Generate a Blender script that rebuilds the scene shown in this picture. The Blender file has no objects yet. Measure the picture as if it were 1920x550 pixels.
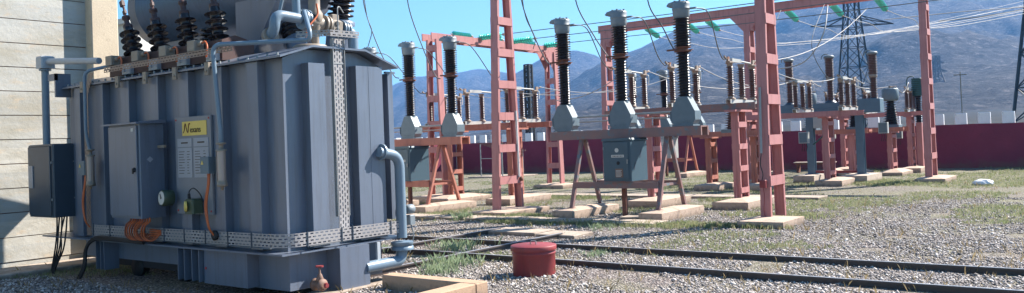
import bpy, bmesh, math, random
import numpy as np
from mathutils import Vector, Matrix
random.seed(7); rng = np.random.default_rng(7)
scene = bpy.context.scene
COL = scene.collection
PI = math.pi

# ------------------------------------------------------------------ camera / measured directions
F = 1550.; ROLL = .038; PIT = .02; PX, PY = 960., 236.; EYE = 2.0; A = math.radians(37.25)
def ray(px, py):
    u = (px-PX)/F; v = (py-PY)/F
    r = u*math.cos(ROLL)-v*math.sin(ROLL); d = u*math.sin(ROLL)+v*math.cos(ROLL)
    f = math.cos(PIT)+d*math.sin(PIT); z = math.sin(PIT)-d*math.cos(PIT)
    return r*math.cos(A)-f*math.sin(A), r*math.sin(A)+f*math.cos(A), z
def G(px, py, z=0.):
    x, y, dz = ray(px, py); t = (z-EYE)/dz; return Vector((x*t, y*t, z))
def OX(px, py, X):
    x, y, dz = ray(px, py); t = X/x; return Vector((X, y*t, EYE+dz*t))
def OY(px, py, Y):
    x, y, dz = ray(px, py); t = Y/y; return Vector((x*t, Y, EYE+dz*t))

cam = bpy.data.cameras.new('camera'); cam_o = bpy.data.objects.new('camera', cam); COL.objects.link(cam_o)
right = Vector((math.cos(A), math.sin(A), 0)); fwd = Vector((-math.sin(A), math.cos(A), 0)); up = Vector((0, 0, 1))
f2 = fwd*math.cos(PIT)+up*math.sin(PIT); u2 = -fwd*math.sin(PIT)+up*math.cos(PIT)
cx = right*math.cos(ROLL)-u2*math.sin(ROLL); cy = right*math.sin(ROLL)+u2*math.cos(ROLL)
M = Matrix((cx, cy, -f2)).transposed().to_4x4(); M.translation = Vector((0, 0, EYE))
cam_o.matrix_world = M
cam.sensor_width = 36; cam.lens = 36*F/1920; cam.shift_y = -(275-PY)/1920; cam.clip_end = 20000; cam.clip_start = .1
scene.camera = cam_o

# ------------------------------------------------------------------ light
ELEV = math.radians(41); SX, SY = .47, .883
sunv = Vector((SX*math.cos(ELEV), SY*math.cos(ELEV), math.sin(ELEV)))
L = bpy.data.lights.new('sun', 'SUN'); L.energy = 5.0; L.angle = math.radians(.53); L.color = (1, .94, .86)
lo = bpy.data.objects.new('sun', L); COL.objects.link(lo); lo.rotation_euler = sunv.to_track_quat('Z', 'Y').to_euler()
w = bpy.data.worlds.new('World'); scene.world = w; w.use_nodes = True
nt = w.node_tree; bg = nt.nodes['Background']
sk = nt.nodes.new('ShaderNodeTexSky'); sk.sky_type = 'NISHITA'; sk.sun_disc = False
sk.sun_elevation = ELEV; sk.sun_rotation = math.atan2(SX, SY); sk.altitude = 1200; sk.air_density = 1.3; sk.dust_density = .6; sk.ozone_density = 2.2
tint = nt.nodes.new('ShaderNodeMix'); tint.data_type = 'RGBA'; tint.blend_type = 'MULTIPLY'; tint.inputs[0].default_value = 1; tint.inputs[7].default_value = (.70, 1.0, 1.08, 1)
nt.links.new(sk.outputs[0], tint.inputs[6]); nt.links.new(tint.outputs[2], bg.inputs[0]); bg.inputs[1].default_value = .058
scene.view_settings.view_transform = 'Standard'; scene.view_settings.look = 'None'; scene.view_settings.gamma = 1
scene.view_settings.exposure = 1.62
scene.render.engine = 'CYCLES'

# ------------------------------------------------------------------ materials
MATS = {}
class NB:
    def __init__(s, name):
        s.m = bpy.data.materials.new(name); s.m.use_nodes = True; s.t = s.m.node_tree; s.p = s.t.nodes['Principled BSDF']
        s.tc = s.t.nodes.new('ShaderNodeTexCoord'); MATS[name] = s.m
    def n(s, typ, **kw):
        o = s.t.nodes.new(typ)
        for k, v in kw.items(): setattr(o, k, v)
        return o
    def l(s, a, b): s.t.links.new(a, b)
    def noise(s, scale, detail=4, rough=.55, vec=None):
        o = s.n('ShaderNodeTexNoise'); o.inputs['Scale'].default_value = scale; o.inputs['Detail'].default_value = detail
        o.inputs['Roughness'].default_value = rough; s.l(vec or s.tc.outputs['Object'], o.inputs['Vector']); return o.outputs['Fac']
    def ramp(s, fac, stops):
        o = s.n('ShaderNodeValToRGB'); s.l(fac, o.inputs[0]); e = o.color_ramp.elements
        while len(e) < len(stops): e.new(.5)
        for i, (p, c) in enumerate(stops):
            e[i].position = p; e[i].color = (*c, 1) if len(c) == 3 else c
        return o.outputs[0]
    def mix(s, fac, a, b, mode='MIX'):
        o = s.n('ShaderNodeMix', data_type='RGBA', blend_type=mode)
        for v, i in ((fac, 0), (a, 6), (b, 7)):
            if hasattr(v, 'links'): s.l(v, o.inputs[i])
            else: o.inputs[i].default_value = v if i == 0 else (*v, 1)
        return o.outputs[2]
    def math(s, op, a, b=0.):
        o = s.n('ShaderNodeMath', operation=op)
        for v, i in ((a, 0), (b, 1)):
            if hasattr(v, 'links'): s.l(v, o.inputs[i])
            else: o.inputs[i].default_value = v
        return o.outputs[0]
    def bump(s, h, strength, dist=.01):
        o = s.n('ShaderNodeBump'); o.inputs['Strength'].default_value = strength; o.inputs['Distance'].default_value = dist
        s.l(h, o.inputs['Height']); s.l(o.outputs[0], s.p.inputs['Normal'])
    def col(s, c):
        if hasattr(c, 'links'): s.l(c, s.p.inputs['Base Color'])
        else: s.p.inputs['Base Color'].default_value = (*c, 1)
    def rough(s, r, metal=0., spec=.5):
        s.p.inputs['Roughness'].default_value = r; s.p.inputs['Metallic'].default_value = metal
        s.p.inputs['Specular IOR Level'].default_value = spec

def painted(name, c, c2=None, wear=None, wthr=.62, rough=.5, scale=3., bump=.05, spec=.4, streak=0, streakc=(.06, .05, .05)):
    b = NB(name); c2 = c2 or tuple(x*.72 for x in c)
    base = b.mix(b.ramp(b.noise(scale, 6), [(.3, (0, 0, 0)), (.75, (1, 1, 1))]), c, c2)
    fine = b.noise(60, 3)
    base = b.mix(b.math('MULTIPLY', fine, .35), base, tuple(x*.6 for x in c))
    if streak:
        mp = b.n('ShaderNodeMapping'); mp.inputs['Scale'].default_value = (7, 7, .45); b.l(b.tc.outputs['Object'], mp.inputs[0])
        base = b.mix(b.ramp(b.noise(1.6, 7, .7, mp.outputs[0]), [(.5, (0, 0, 0)), (.72, (streak,)*3)]), base, streakc)
    if wear:
        mask = b.ramp(b.noise(4.5, 8, .68), [(wthr, (0, 0, 0)), (wthr+.07, (1, 1, 1))])
        base = b.mix(mask, base, wear)
    b.col(base); b.rough(rough, spec=spec); b.bump(b.noise(30, 5), bump, .01)
    return b.m
painted('steel_paint', (.135, .160, .21), (.112, .134, .178), (.085, .07, .07), .72, .32, 1.3, .06, .6, streak=.55, streakc=(.075, .075, .085))
painted('steel_dark', (.05, .07, .095), (.04, .055, .075), None, .7, .4)
painted('breaker_grey', (.13, .175, .205), (.10, .14, .165), (.10, .07, .055), .66, .5, 6)
painted('breaker_beam', (.27, .135, .115), (.16, .13, .135), (.12, .15, .17), .55, .6, 3)
painted('cabinet_blue', (.055, .10, .13), (.045, .08, .105), (.15, .13, .11), .72, .45, 4)
painted('light_cabinet', (.42, .43, .41), (.33, .34, .33), None, .7, .5)
painted('red_column', (.47, .205, .195), (.40, .16, .155), (.34, .25, .23), .64, .6, 2.5, streak=.6, streakc=(.19, .075, .065))
painted('orange_column', (.45, .17, .115), (.35, .12, .09), (.22, .15, .13), .66, .65, 3, streak=.6, streakc=(.19, .075, .065))
painted('blue_column', (.10, .16, .21), (.08, .13, .175), (.22, .12, .1), .72, .55, 3)
painted('rust', (.20, .075, .045), (.11, .05, .035), (.28, .11, .06), .6, .8, 8)
painted('rusty_dark', (.085, .04, .035), (.05, .028, .026), (.15, .05, .03), .62, .6, 9)
painted('rusty_tray', (.22, .13, .095), (.15, .09, .07), None, .6, .7, 8)
painted('porcelain', (.016, .009, .010), (.011, .007, .008), None, .6, .25, 5, .0, .4)
painted('porcelain_brown', (.13, .058, .045), (.085, .042, .036), (.17, .12, .10), .64, .35, 7, .0, .5)
painted('cast_metal', (.20, .23, .25), (.155, .18, .20), (.25, .23, .22), .68, .5, 5)
painted('cast_rusty', (.33, .27, .22), (.24, .15, .11), (.22, .08, .04), .55, .7, 9)
painted('bright_metal', (.40, .43, .46), (.33, .36, .39), None, .6, .4, 5)
painted('pipe_grey', (.17, .23, .29), (.14, .20, .26), None, .6, .38, 3)
painted('valve_beige', (.29, .24, .19), (.22, .18, .14), (.2, .12, .09), .66, .5, 8)
painted('drum_red', (.27, .04, .042), (.20, .032, .034), (.07, .03, .03), .66, .5, 4, streak=.5, streakc=(.10, .03, .03))
painted('bolt_red', (.5, .05, .05)); painted('black_rubber', (.014, .014, .016), rough=.6)
painted('orange_cable', (.55, .13, .035), (.42, .09, .03), None, .6, .5, 10)
painted('orange_dark', (.30, .075, .03), (.22, .06, .03), rough=.5)
painted('wire_dark', (.10, .11, .12), rough=.5); painted('wire_light', (.40, .38, .37), rough=.5)
painted('white_label', (.62, .60, .55), rough=.5); painted('yellow_label', (.78, .56, .13), (.70, .48, .10), rough=.4)
painted('ink', (.06, .035, .02), rough=.6); painted('plate_grey', (.20, .21, .235), (.17, .18, .20), rough=.35); painted('plate_sheet', (.33, .34, .37), (.28, .29, .32), rough=.4)
painted('arm_pale', (.48, .47, .44), (.36, .35, .33), rough=.5)
painted('fitting_white', (.75, .74, .70), rough=.4); painted('gauge_green', (.06, .085, .05), rough=.4)
painted('galvanised', (.30, .31, .31), (.22, .23, .23), None, .6, .5)
painted('pylon_steel', (.018, .022, .03), (.014, .018, .024), rough=.6)
painted('pylon_rust', (.12, .08, .07), (.09, .07, .06), rough=.7)
painted('cable_green', (.02, .075, .07), rough=.4)
painted('mast_steel', (.02, .025, .035), rough=.6)
painted('bag_white', (.8, .8, .8), rough=.5)
painted('wood_grey', (.25, .22, .19), rough=.8)
painted('rail_steel', (.05, .045, .045), (.09, .055, .045), None, .6, .55, 10)
painted('rail_top', (.33, .33, .35), (.22, .2, .2), None, .6, .35, 10)
b = NB('glass_green'); b.col((.10, .66, .55)); b.rough(.05, spec=1.); b.p.inputs['Transmission Weight'].default_value = .4; b.p.inputs['IOR'].default_value = 1.45
b = NB('silica_glass'); b.col((.35, .27, .24)); b.rough(.15)

# concrete of the footings, kerbs, slabs
def concrete(name, c, c2, stain, joints=None, bs=.25, dirt=True):
    b = NB(name)
    base = b.mix(b.ramp(b.noise(2.2, 8, .6), [(.3, (0, 0, 0)), (.7, (1, 1, 1))]), c, c2)
    base = b.mix(b.ramp(b.noise(7, 6, .65), [(.56, (0, 0, 0)), (.68, (.8, .8, .8))]), base, stain)
    base = b.mix(b.math('MULTIPLY', b.noise(90, 2), .4), base, tuple(x*.55 for x in c))
    if dirt:
        ge = b.n('ShaderNodeNewGeometry'); sz = b.n('ShaderNodeSeparateXYZ'); b.l(ge.outputs['Position'], sz.inputs[0])
        lvl = b.math('ADD', sz.outputs[2], b.math('MULTIPLY', b.math('SUBTRACT', b.noise(6, 6, .7), .5), .35))
        base = b.mix(b.ramp(lvl, [(.0, (.8, .8, .8)), (.12, (0, 0, 0))]), base, (.17, .13, .10))
    b.col(base); b.rough(.9, spec=.2); b.bump(b.noise(25, 8, .7), bs, .03)
    return b
concrete('footing', (.54, .41, .32), (.42, .31, .24), (.24, .17, .13), bs=.5)
concrete('slab', (.56, .46, .38), (.44, .36, .29), (.36, .27, .2))
concrete('kerb', (.50, .33, .22), (.42, .28, .19), (.30, .19, .13))
concrete('pillar', (.60, .50, .37), (.52, .43, .32), (.42, .34, .26))
concrete('pale_wall', (.75, .74, .70), (.66, .65, .62), (.55, .5, .45))
concrete('merlon', (.88, .88, .90), (.82, .82, .84), (.74, .70, .68), dirt=False)
# firewall of cast panels with streaks
b = NB('firewall')
mp = b.n('ShaderNodeMapping'); mp.inputs['Scale'].default_value = (1, .5, 1.6); b.l(b.tc.outputs['Object'], mp.inputs[0])
sep = b.n('ShaderNodeSeparateXYZ'); b.l(b.tc.outputs['Object'], sep.inputs[0])
row = b.math('FLOOR', b.math('DIVIDE', b.math('ADD', sep.outputs[2], b.math('MULTIPLY', b.noise(3, 2), .01)), .45))
wn = b.n('ShaderNodeTexWhiteNoise', noise_dimensions='1D'); b.l(row, wn.inputs['W'])
base = b.mix(wn.outputs['Value'], (.50, .475, .42), (.38, .38, .36))
base = b.mix(b.ramp(b.noise(1.6, 8, .65, mp.outputs[0]), [(.42, (0, 0, 0)), (.62, (1, 1, 1))]), base, (.36, .335, .28))
base = b.mix(b.ramp(b.noise(5, 8, .7, mp.outputs[0]), [(.54, (0, 0, 0)), (.68, (.8, .8, .8))]), base, (.50, .40, .29))
base = b.mix(b.ramp(b.noise(16, 8, .8, mp.outputs[0]), [(.58, (0, 0, 0)), (.68, (.7, .7, .7))]), base, (.28, .25, .2))
b.col(base); b.rough(.92, spec=.15); b.bump(b.noise(9, 9, .7), .4, .025)
# perimeter wall
b = NB('wall_red')
base = b.mix(b.ramp(b.noise(.8, 7, .6), [(.3, (0, 0, 0)), (.7, (1, 1, 1))]), (.22, .038, .068), (.165, .030, .055))
base = b.mix(b.ramp(b.noise(3.5, 8, .7), [(.6, (0, 0, 0)), (.72, (.6, .6, .6))]), base, (.10, .03, .04))
sz = b.n('ShaderNodeSeparateXYZ'); b.l(b.tc.outputs['Object'], sz.inputs[0])
lvl = b.math('ADD', sz.outputs[2], b.math('MULTIPLY', b.math('SUBTRACT', b.noise(1.7, 7, .7), .5), 1.6))
base = b.mix(b.ramp(lvl, [(.0, (.75, .75, .75)), (.42, (0, 0, 0))]), base, (.15, .085, .07))
b.col(base); b.rough(.85, spec=.2); b.bump(b.noise(12, 6), .3, .03)
# perforated tray: slots along the run
def tray(name, c, axis, nz=3):
    b = NB(name); sep = b.n('ShaderNodeSeparateXYZ'); b.l(b.tc.outputs['UV'], sep.inputs[0])
    u, v = sep.outputs[0], sep.outputs[1]
    rowf = b.math('MULTIPLY', v, 1/.045); fr = b.math('FRACT', rowf); rr = b.math('FLOOR', rowf)
    uf = b.math('FRACT', b.math('ADD', b.math('MULTIPLY', u, 1/.085), b.math('MULTIPLY', rr, .5)))
    a1 = b.math('COMPARE', uf, .5); a1.node.inputs[2].default_value = .31
    a2 = b.math('COMPARE', fr, .5); a2.node.inputs[2].default_value = .2
    mask = b.math('MULTIPLY', a1, a2)
    base = b.mix(b.noise(4, 5), c, tuple(x*.75 for x in c))
    b.col(base); b.rough(.45, 0, .5)
    tr = b.n('ShaderNodeBsdfTransparent'); ms = b.n('ShaderNodeMixShader'); b.l(mask, ms.inputs[0]); b.l(b.p.outputs[0], ms.inputs[1]); b.l(tr.outputs[0], ms.inputs[2])
    b.l(ms.outputs[0], b.t.nodes['Material Output'].inputs[0])
tray('tray_galv', (.32, .30, .295), 0)
tray('tray_brown', (.26, .18, .14), 0)
# gravel ground
b = NB('gravel_ground')
vec = b.tc.outputs['Object']
def vor(scale):
    v = b.n('ShaderNodeTexVoronoi', feature='F1'); v.inputs['Scale'].default_value = scale; b.l(vec, v.inputs['Vector']); return v
v1 = vor(30); v2 = vor(52)
sep = b.n('ShaderNodeSeparateColor'); b.l(v1.outputs['Color'], sep.inputs[0])
stone = b.ramp(sep.outputs[0], [(0, (.11, .095, .095)), (.3, (.24, .20, .185)), (.6, (.36, .295, .26)), (.85, (.46, .40, .36)), (1, (.66, .61, .57))])
crev = b.ramp(v1.outputs['Distance'], [(.25, (1, 1, 1)), (.75, (.22, .2, .2))])
stone = b.mix(1., stone, crev, 'MULTIPLY')
soil = b.mix(b.noise(14, 6), (.20, .155, .115), (.30, .24, .18))
sp = b.n('ShaderNodeSeparateXYZ'); b.l(vec, sp.inputs[0])
far = b.n('ShaderNodeMapRange'); far.inputs[1].default_value = 14; far.inputs[2].default_value = 40; b.l(sp.outputs[1], far.inputs[0])
pn = b.noise(.55, 6, .6)
patch = b.ramp(b.math('ADD', pn, b.math('MULTIPLY', far.outputs[0], .2)), [(.43, (0, 0, 0)), (.68, (.85, .85, .85))])
gcol = b.mix(b.noise(9, 8, .75), (.10, .125, .045), (.30, .27, .16))
green = b.mix(b.ramp(b.noise(22, 4, .8), [(.45, (0, 0, 0)), (.6, (1, 1, 1))]), gcol, stone)
base = b.mix(b.ramp(b.noise(1.3, 5), [(.56, (0, 0, 0)), (.7, (.55, .55, .55))]), stone, soil)
base = b.mix(patch, base, green)
b.col(base); b.rough(.9, spec=.2)
h = b.math('MULTIPLY', v1.outputs['Distance'], -1.)
b.bump(h, 1., .035)
# hills
def hillmat(name, c1, c2, c3):
    b = NB(name); vec = b.tc.outputs['Object']
    base = b.mix(b.ramp(b.noise(.004, 8, .62), [(.35, (0, 0, 0)), (.65, (1, 1, 1))]), c1, c2)
    base = b.mix(b.ramp(b.noise(.05, 10, .75), [(.50, (0, 0, 0)), (.62, (1, 1, 1))]), base, c3)
    base = b.mix(b.ramp(b.noise(.13, 5, .8), [(.51, (0, 0, 0)), (.58, (.9, .9, .9))]), base, tuple(x*.28 for x in c1))
    base = b.mix(b.ramp(b.noise(.09, 5, .8), [(.55, (0, 0, 0)), (.62, (.8, .8, .8))]), base, tuple(x*1.9 for x in c3))
    b.col(base); b.rough(.95, spec=.1); b.bump(b.noise(.03, 10, .75), 1., 14.)
hillmat('hill', (.062, .056, .055), (.04, .036, .037), (.10, .088, .082))
b = NB('plain')
base = b.mix(b.ramp(b.noise(.02, 10, .7), [(.4, (0, 0, 0)), (.6, (1, 1, 1))]), (.034, .030, .027), (.020, .019, .018))
base = b.mix(b.ramp(b.noise(.12, 8, .85), [(.48, (0, 0, 0)), (.56, (.9, .9, .9))]), base, (.012, .014, .012))
base = b.mix(b.ramp(b.noise(.06, 8, .85), [(.56, (0, 0, 0)), (.62, (.9, .9, .9))]), base, (.065, .055, .047))
b.col(base); b.rough(.95, spec=.1)
# vegetation
for nm, a_, c_ in (('grass', (.17, .22, .09), (.32, .30, .18)), ('weed', (.20, .27, .16), (.28, .33, .20)), ('dry_grass', (.32, .24, .12), (.22, .17, .09))):
    b = NB(nm); oi = b.noise(6, 3); cc = b.mix(b.ramp(oi, [(.35, (0, 0, 0)), (.65, (1, 1, 1))]), a_, c_); b.col(cc); b.rough(.8, spec=.2)
    tl_ = b.n('ShaderNodeBsdfTranslucent'); b.l(cc, tl_.inputs[0]); ms = b.n('ShaderNodeMixShader'); ms.inputs[0].default_value = .45; b.l(b.p.outputs[0], ms.inputs[1]); b.l(tl_.outputs[0], ms.inputs[2]); b.l(ms.outputs[0], b.t.nodes['Material Output'].inputs[0])
b = NB('pebble')
at = b.n('ShaderNodeAttribute', attribute_name='tone'); 
b.col(b.ramp(at.outputs['Fac'], [(0, (.07, .063, .063)), (.25, (.19, .168, .158)), (.6, (.33, .285, .26)), (.85, (.45, .40, .37)), (1, (.70, .66, .62))])); b.rough(.8, spec=.3)

# ------------------------------------------------------------------ mesh builder
def V(*a): return Vector(a)
class MB:
    def __init__(s): s.v = []; s.f = []; s.sm = []; s.mi = []; s.uv = {}; s.cur = 0
    def add(s, vs, fs, smooth=False):
        o = len(s.v); s.v += [tuple(p) for p in vs]
        for f in fs: s.f.append([i+o for i in f]); s.sm.append(smooth); s.mi.append(s.cur)
        return s
    def hexa(s, p):  # bottom 4 (ccw from above) + top 4
        return s.add(p, [(3, 2, 1, 0), (4, 5, 6, 7), (0, 1, 5, 4), (1, 2, 6, 5), (2, 3, 7, 6), (3, 0, 4, 7)])
    def box(s, x0, x1, y0, y1, z0, z1):
        if x0 > x1: x0, x1 = x1, x0
        if y0 > y1: y0, y1 = y1, y0
        if z0 > z1: z0, z1 = z1, z0
        return s.hexa([(x0, y0, z0), (x1, y0, z0), (x1, y1, z0), (x0, y1, z0), (x0, y0, z1), (x1, y0, z1), (x1, y1, z1), (x0, y1, z1)])
    def bbox(s, x0, x1, y0, y1, z0, z1, bv=.01):  # box with bevelled vertical and top edges
        p = [(x0+bv, y0), (x1-bv, y0), (x1, y0+bv), (x1, y1-bv), (x1-bv, y1), (x0+bv, y1), (x0, y1-bv), (x0, y0+bv)]
        cxm, cym = (x0+x1)/2, (y0+y1)/2
        vs = [(x, y, z0) for x, y in p]+[(x, y, z1-bv) for x, y in p]+[(x+(bv if x < cxm else -bv), y+(bv if y < cym else -bv), z1) for x, y in p]
        fs = [tuple(range(7, -1, -1)), tuple(range(16, 24))]
        for k in range(2):
            for i in range(8): j = (i+1) % 8; fs.append((k*8+i, k*8+j, k*8+8+j, k*8+8+i))
        return s.add(vs, fs)
    def prism(s, pts, axis, a, b):  # pts 2d outline, extruded along axis
        def P(q, t): return {'x': (t, q[0], q[1]), 'y': (q[0], t, q[1]), 'z': (q[0], q[1], t)}[axis]
        n = len(pts); vs = [P(q, a) for q in pts]+[P(q, b) for q in pts]
        fs = [tuple(range(n)), tuple(range(2*n-1, n-1, -1))]+[(i, i+n, (i+1) % n+n, (i+1) % n) for i in range(n)]
        return s.add(vs, fs)
    def bar(s, p, q, w, h=None, upv=(0, 0, 1)):
        p, q = Vector(p), Vector(q); h = h or w; d = (q-p).normalized(); u = Vector(upv)
        if abs(d.dot(u)) > .98: u = Vector((0, 1, 0))
        sd = d.cross(u).normalized(); u = sd.cross(d).normalized()
        c = [(-1, -1), (1, -1), (1, 1), (-1, 1)]
        return s.hexa([p+sd*a*w/2+u*b*h/2 for a, b in c]+[q+sd*a*w/2+u*b*h/2 for a, b in c])
    def lathe(s, prof, n=14, o=(0, 0, 0), ax=(0, 0, 1), smooth=True, cap=True):  # prof: (r, t)
        ax = Vector(ax).normalized(); o = Vector(o); t1 = ax.orthogonal().normalized(); t2 = ax.cross(t1)
        vs = []
        for r, t in prof:
            for k in range(n): a = 2*PI*k/n; vs.append(o+ax*t+(t1*math.cos(a)+t2*math.sin(a))*r)
        fs = []
        for i in range(len(prof)-1):
            for k in range(n): k2 = (k+1) % n; fs.append((i*n+k, i*n+k2, (i+1)*n+k2, (i+1)*n+k))
        s.add(vs, fs, smooth)
        if cap:
            m = len(prof)-1; s.add(vs[:n], [tuple(range(n-1, -1, -1))]); s.add(vs[m*n:], [tuple(range(n))])
        return s
    def cyl(s, p, q, r, n=12, r2=None):
        p, q = Vector(p), Vector(q); return s.lathe([(r, 0), (r if r2 is None else r2, (q-p).length)], n, p, q-p)
    def tube(s, pts, r, n=8):
        pts = [Vector(p) for p in pts]; vs = []; m = len(pts); pt = None
        for i, p in enumerate(pts):
            d = (pts[min(i+1, m-1)]-pts[max(i-1, 0)]).normalized()
            t1 = (pt-d*pt.dot(d)).normalized() if pt and (pt-d*pt.dot(d)).length > 1e-4 else d.orthogonal().normalized()
            pt = t1; t2 = d.cross(t1)
            for k in range(n): a = 2*PI*k/n; vs.append(p+(t1*math.cos(a)+t2*math.sin(a))*r)
        fs = [(i*n+k, i*n+(k+1) % n, (i+1)*n+(k+1) % n, (i+1)*n+k) for i in range(m-1) for k in range(n)]
        s.add(vs, fs, True); s.add(vs[:n], [tuple(range(n-1, -1, -1))]); s.add(vs[-n:], [tuple(range(n))])
        return s
    def build(s, name, mats, parent=None, loc=None):
        me = bpy.data.meshes.new(name); me.from_pydata(s.v, [], s.f)
        for m in (mats if isinstance(mats, (list, tuple)) else [mats]): me.materials.append(MATS[m])
        me.polygons.foreach_set('use_smooth', s.sm); me.polygons.foreach_set('material_index', s.mi); me.update()
        bm = bmesh.new(); bm.from_mesh(me); bmesh.ops.recalc_face_normals(bm, faces=bm.faces); bm.to_mesh(me); bm.free()
        o = bpy.data.objects.new(name, me); COL.objects.link(o)
        if parent: o.parent = parent
        if loc: o.location = loc
        return o
def each(mb, name, mat, parent=None):  # one object per connected piece
    key = {}; par = []
    def find(i):
        while par[i] != i: par[i] = par[par[i]]; i = par[i]
        return i
    vid = []
    for v in mb.v:
        k = tuple(round(c, 5) for c in v)
        if k not in key: key[k] = len(par); par.append(len(par))
        vid.append(key[k])
    for f in mb.f:
        for i in f[1:]: par[find(vid[i])] = find(vid[f[0]])
    groups = {}
    for n, f in enumerate(mb.f): groups.setdefault(find(vid[f[0]]), []).append(n)
    out = []
    for g in groups.values():
        q = MB(); mp = {}
        for n in g:
            fc = []
            for i in mb.f[n]:
                if i not in mp: mp[i] = len(q.v); q.v.append(mb.v[i])
                fc.append(mp[i])
            q.f.append(fc); q.sm.append(mb.sm[n]); q.mi.append(0)
        out.append(q.build(name, mat, parent))
    return out
def rnd(pts, rad, n=5):  # round the corners of a path
    pts = [Vector(p) for p in pts]; out = [pts[0]]
    for i in range(1, len(pts)-1):
        a, b_, c = pts[i-1], pts[i], pts[i+1]; r = min(rad, (a-b_).length*.48, (c-b_).length*.48)
        p, q = b_+(a-b_).normalized()*r, b_+(c-b_).normalized()*r
        for k in range(n+1): t = k/n; out.append(p*(1-t)**2+b_*2*t*(1-t)+q*t*t)
    out.append(pts[-1]); return out
def spl(pts, n=8):
    pts = [Vector(p) for p in pts]; P = [pts[0]*2-pts[1]]+pts+[pts[-1]*2-pts[-2]]; out = []
    for i in range(1, len(P)-2):
        for k in range(n):
            t = k/n; p0, p1, p2, p3 = P[i-1:i+3]
            out.append(.5*((2*p1)+(p2-p0)*t+(2*p0-5*p1+4*p2-p3)*t*t+(-p0+3*p1-3*p2+p3)*t**3))
    out.append(pts[-1]); return out
def tag(o, label=None, cat=None, group=None, kind=None):
    if label: o['label'] = label
    if cat: o['category'] = cat
    if group: o['group'] = group
    if kind: o['kind'] = kind
    return o
def thing(name, label, cat, loc=(0, 0, 0), group=None, rz=0):
    o = bpy.data.objects.new(name, None); COL.objects.link(o); o.location = loc; o.rotation_euler = (0, 0, rz); o.empty_display_size = .2
    return tag(o, label, cat, group, 'thing')
def copy_tree(o, parent=None, label=None, loc=None):
    c = o.copy(); COL.objects.link(c)
    if parent: c.parent = parent
    if label: c['label'] = label
    if loc is not None: c.location = loc
    for ch in list(o.children): copy_tree(ch, c)
    return c

# ------------------------------------------------------------------ SETTING: ground, plain, hills
def grid_mesh(name, mat, xs, ys, hf, kind='structure'):
    X, Y = np.meshgrid(xs, ys); Z = hf(X, Y); n, m = X.shape
    v = np.stack([X, Y, Z], -1).reshape(-1, 3)
    i = (np.arange(n-1)[:, None]*m+np.arange(m-1)[None]).ravel()
    f = np.stack([i, i+1, i+1+m, i+m], 1)
    me = bpy.data.meshes.new(name); me.from_pydata(v.tolist(), [], f.tolist()); me.materials.append(MATS[mat]); me.polygons.foreach_set('use_smooth', [True]*len(f)); me.update()
    o = bpy.data.objects.new(name, me); COL.objects.link(o); o['kind'] = kind; return o
def yardh(X, Y): return .012*np.sin(X*1.7)*np.sin(Y*1.3+.5)-.012
grid_mesh('ground', 'gravel_ground', np.linspace(-60, 60, 121), np.linspace(-12, 48, 61), lambda X, Y: yardh(X, Y))

def vnoise(x, y, seed):
    r = np.random.default_rng(seed); T = r.random((256, 256)); xi = np.floor(x).astype(int); yi = np.floor(y).astype(int); fx = x-xi; fy = y-yi
    fx = fx*fx*(3-2*fx); fy = fy*fy*(3-2*fy); g = lambda a, b_: T[a % 256, b_ % 256]
    return (g(xi, yi)*(1-fx)+g(xi+1, yi)*fx)*(1-fy)+(g(xi, yi+1)*(1-fx)+g(xi+1, yi+1)*fx)*fy
def fbm(x, y, s=1, oc=6):
    t = 0; a = 1; tot = 0
    for k in range(oc): t = t+a*(vnoise(x*2**k, y*2**k, s+k)-.5); tot += a; a *= .52
    return t/tot
# terrain beyond the wall, laid out by compass bearing (u = tangent of bearing off the view axis)
def terrain(name, mat, prof, d_ridge, d_foot, amp, seed, nd=110, u0=-.75, u1=.8, base=0.):
    us = np.linspace(u0, u1, 420); pu = np.array([p[0] for p in prof]); pz = np.array([p[1] for p in prof])
    el = np.interp(us, pu, pz); k = np.ones(9)/9; el = np.convolve(np.pad(el, 4, 'edge'), k, 'valid')
    ts = np.linspace(0, 1.35, nd)
    v = np.zeros((nd, len(us), 3))
    for j, t in enumerate(ts):
        d = d_foot+(d_ridge-d_foot)*t
        fx = us*d; fy = np.full_like(us, d); nn = fbm(fx/210+9, fy/210, seed, 7); rid = 1-np.abs(fbm(fx/150, fy/400+3, seed+20, 5))*4
        shape = t**1.35 if t <= 1 else 1-(t-1)*.5
        H = el*d_ridge
        z = base+H*shape+amp*(nn*1.6+rid*.45-.3)*min(1, t*3)*(1 if t < .93 else max(0.25, 1-(t-.93)*9) if t <= 1 else .25)*np.clip(H/90, .1, 1)
        wx = fx*math.cos(A)-fy*math.sin(A); wy = fx*math.sin(A)+fy*math.cos(A)
        v[j] = np.stack([wx, wy, z+EYE*min(1, t*6)*0-.6*(t == 0)], 1)
    m = len(us); i = (np.arange(nd-1)[:, None]*m+np.arange(m-1)[None]).ravel(); f = np.stack([i, i+1, i+1+m, i+m], 1)
    me = bpy.data.meshes.new(name); me.from_pydata(v.reshape(-1, 3).tolist(), [], f.tolist()); me.materials.append(MATS[mat]); me.polygons.foreach_set('use_smooth', [True]*len(f)); me.update()
    o = bpy.data.objects.new(name, me); COL.objects.link(o); o['kind'] = 'structure'; return o
def pr(pts):
    out = []
    for px, py in pts:
        x, y, z = ray(px, py); r = x*math.cos(A)+y*math.sin(A); f = -x*math.sin(A)+y*math.cos(A); out.append((r/f, z/f))
    return out
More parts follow.
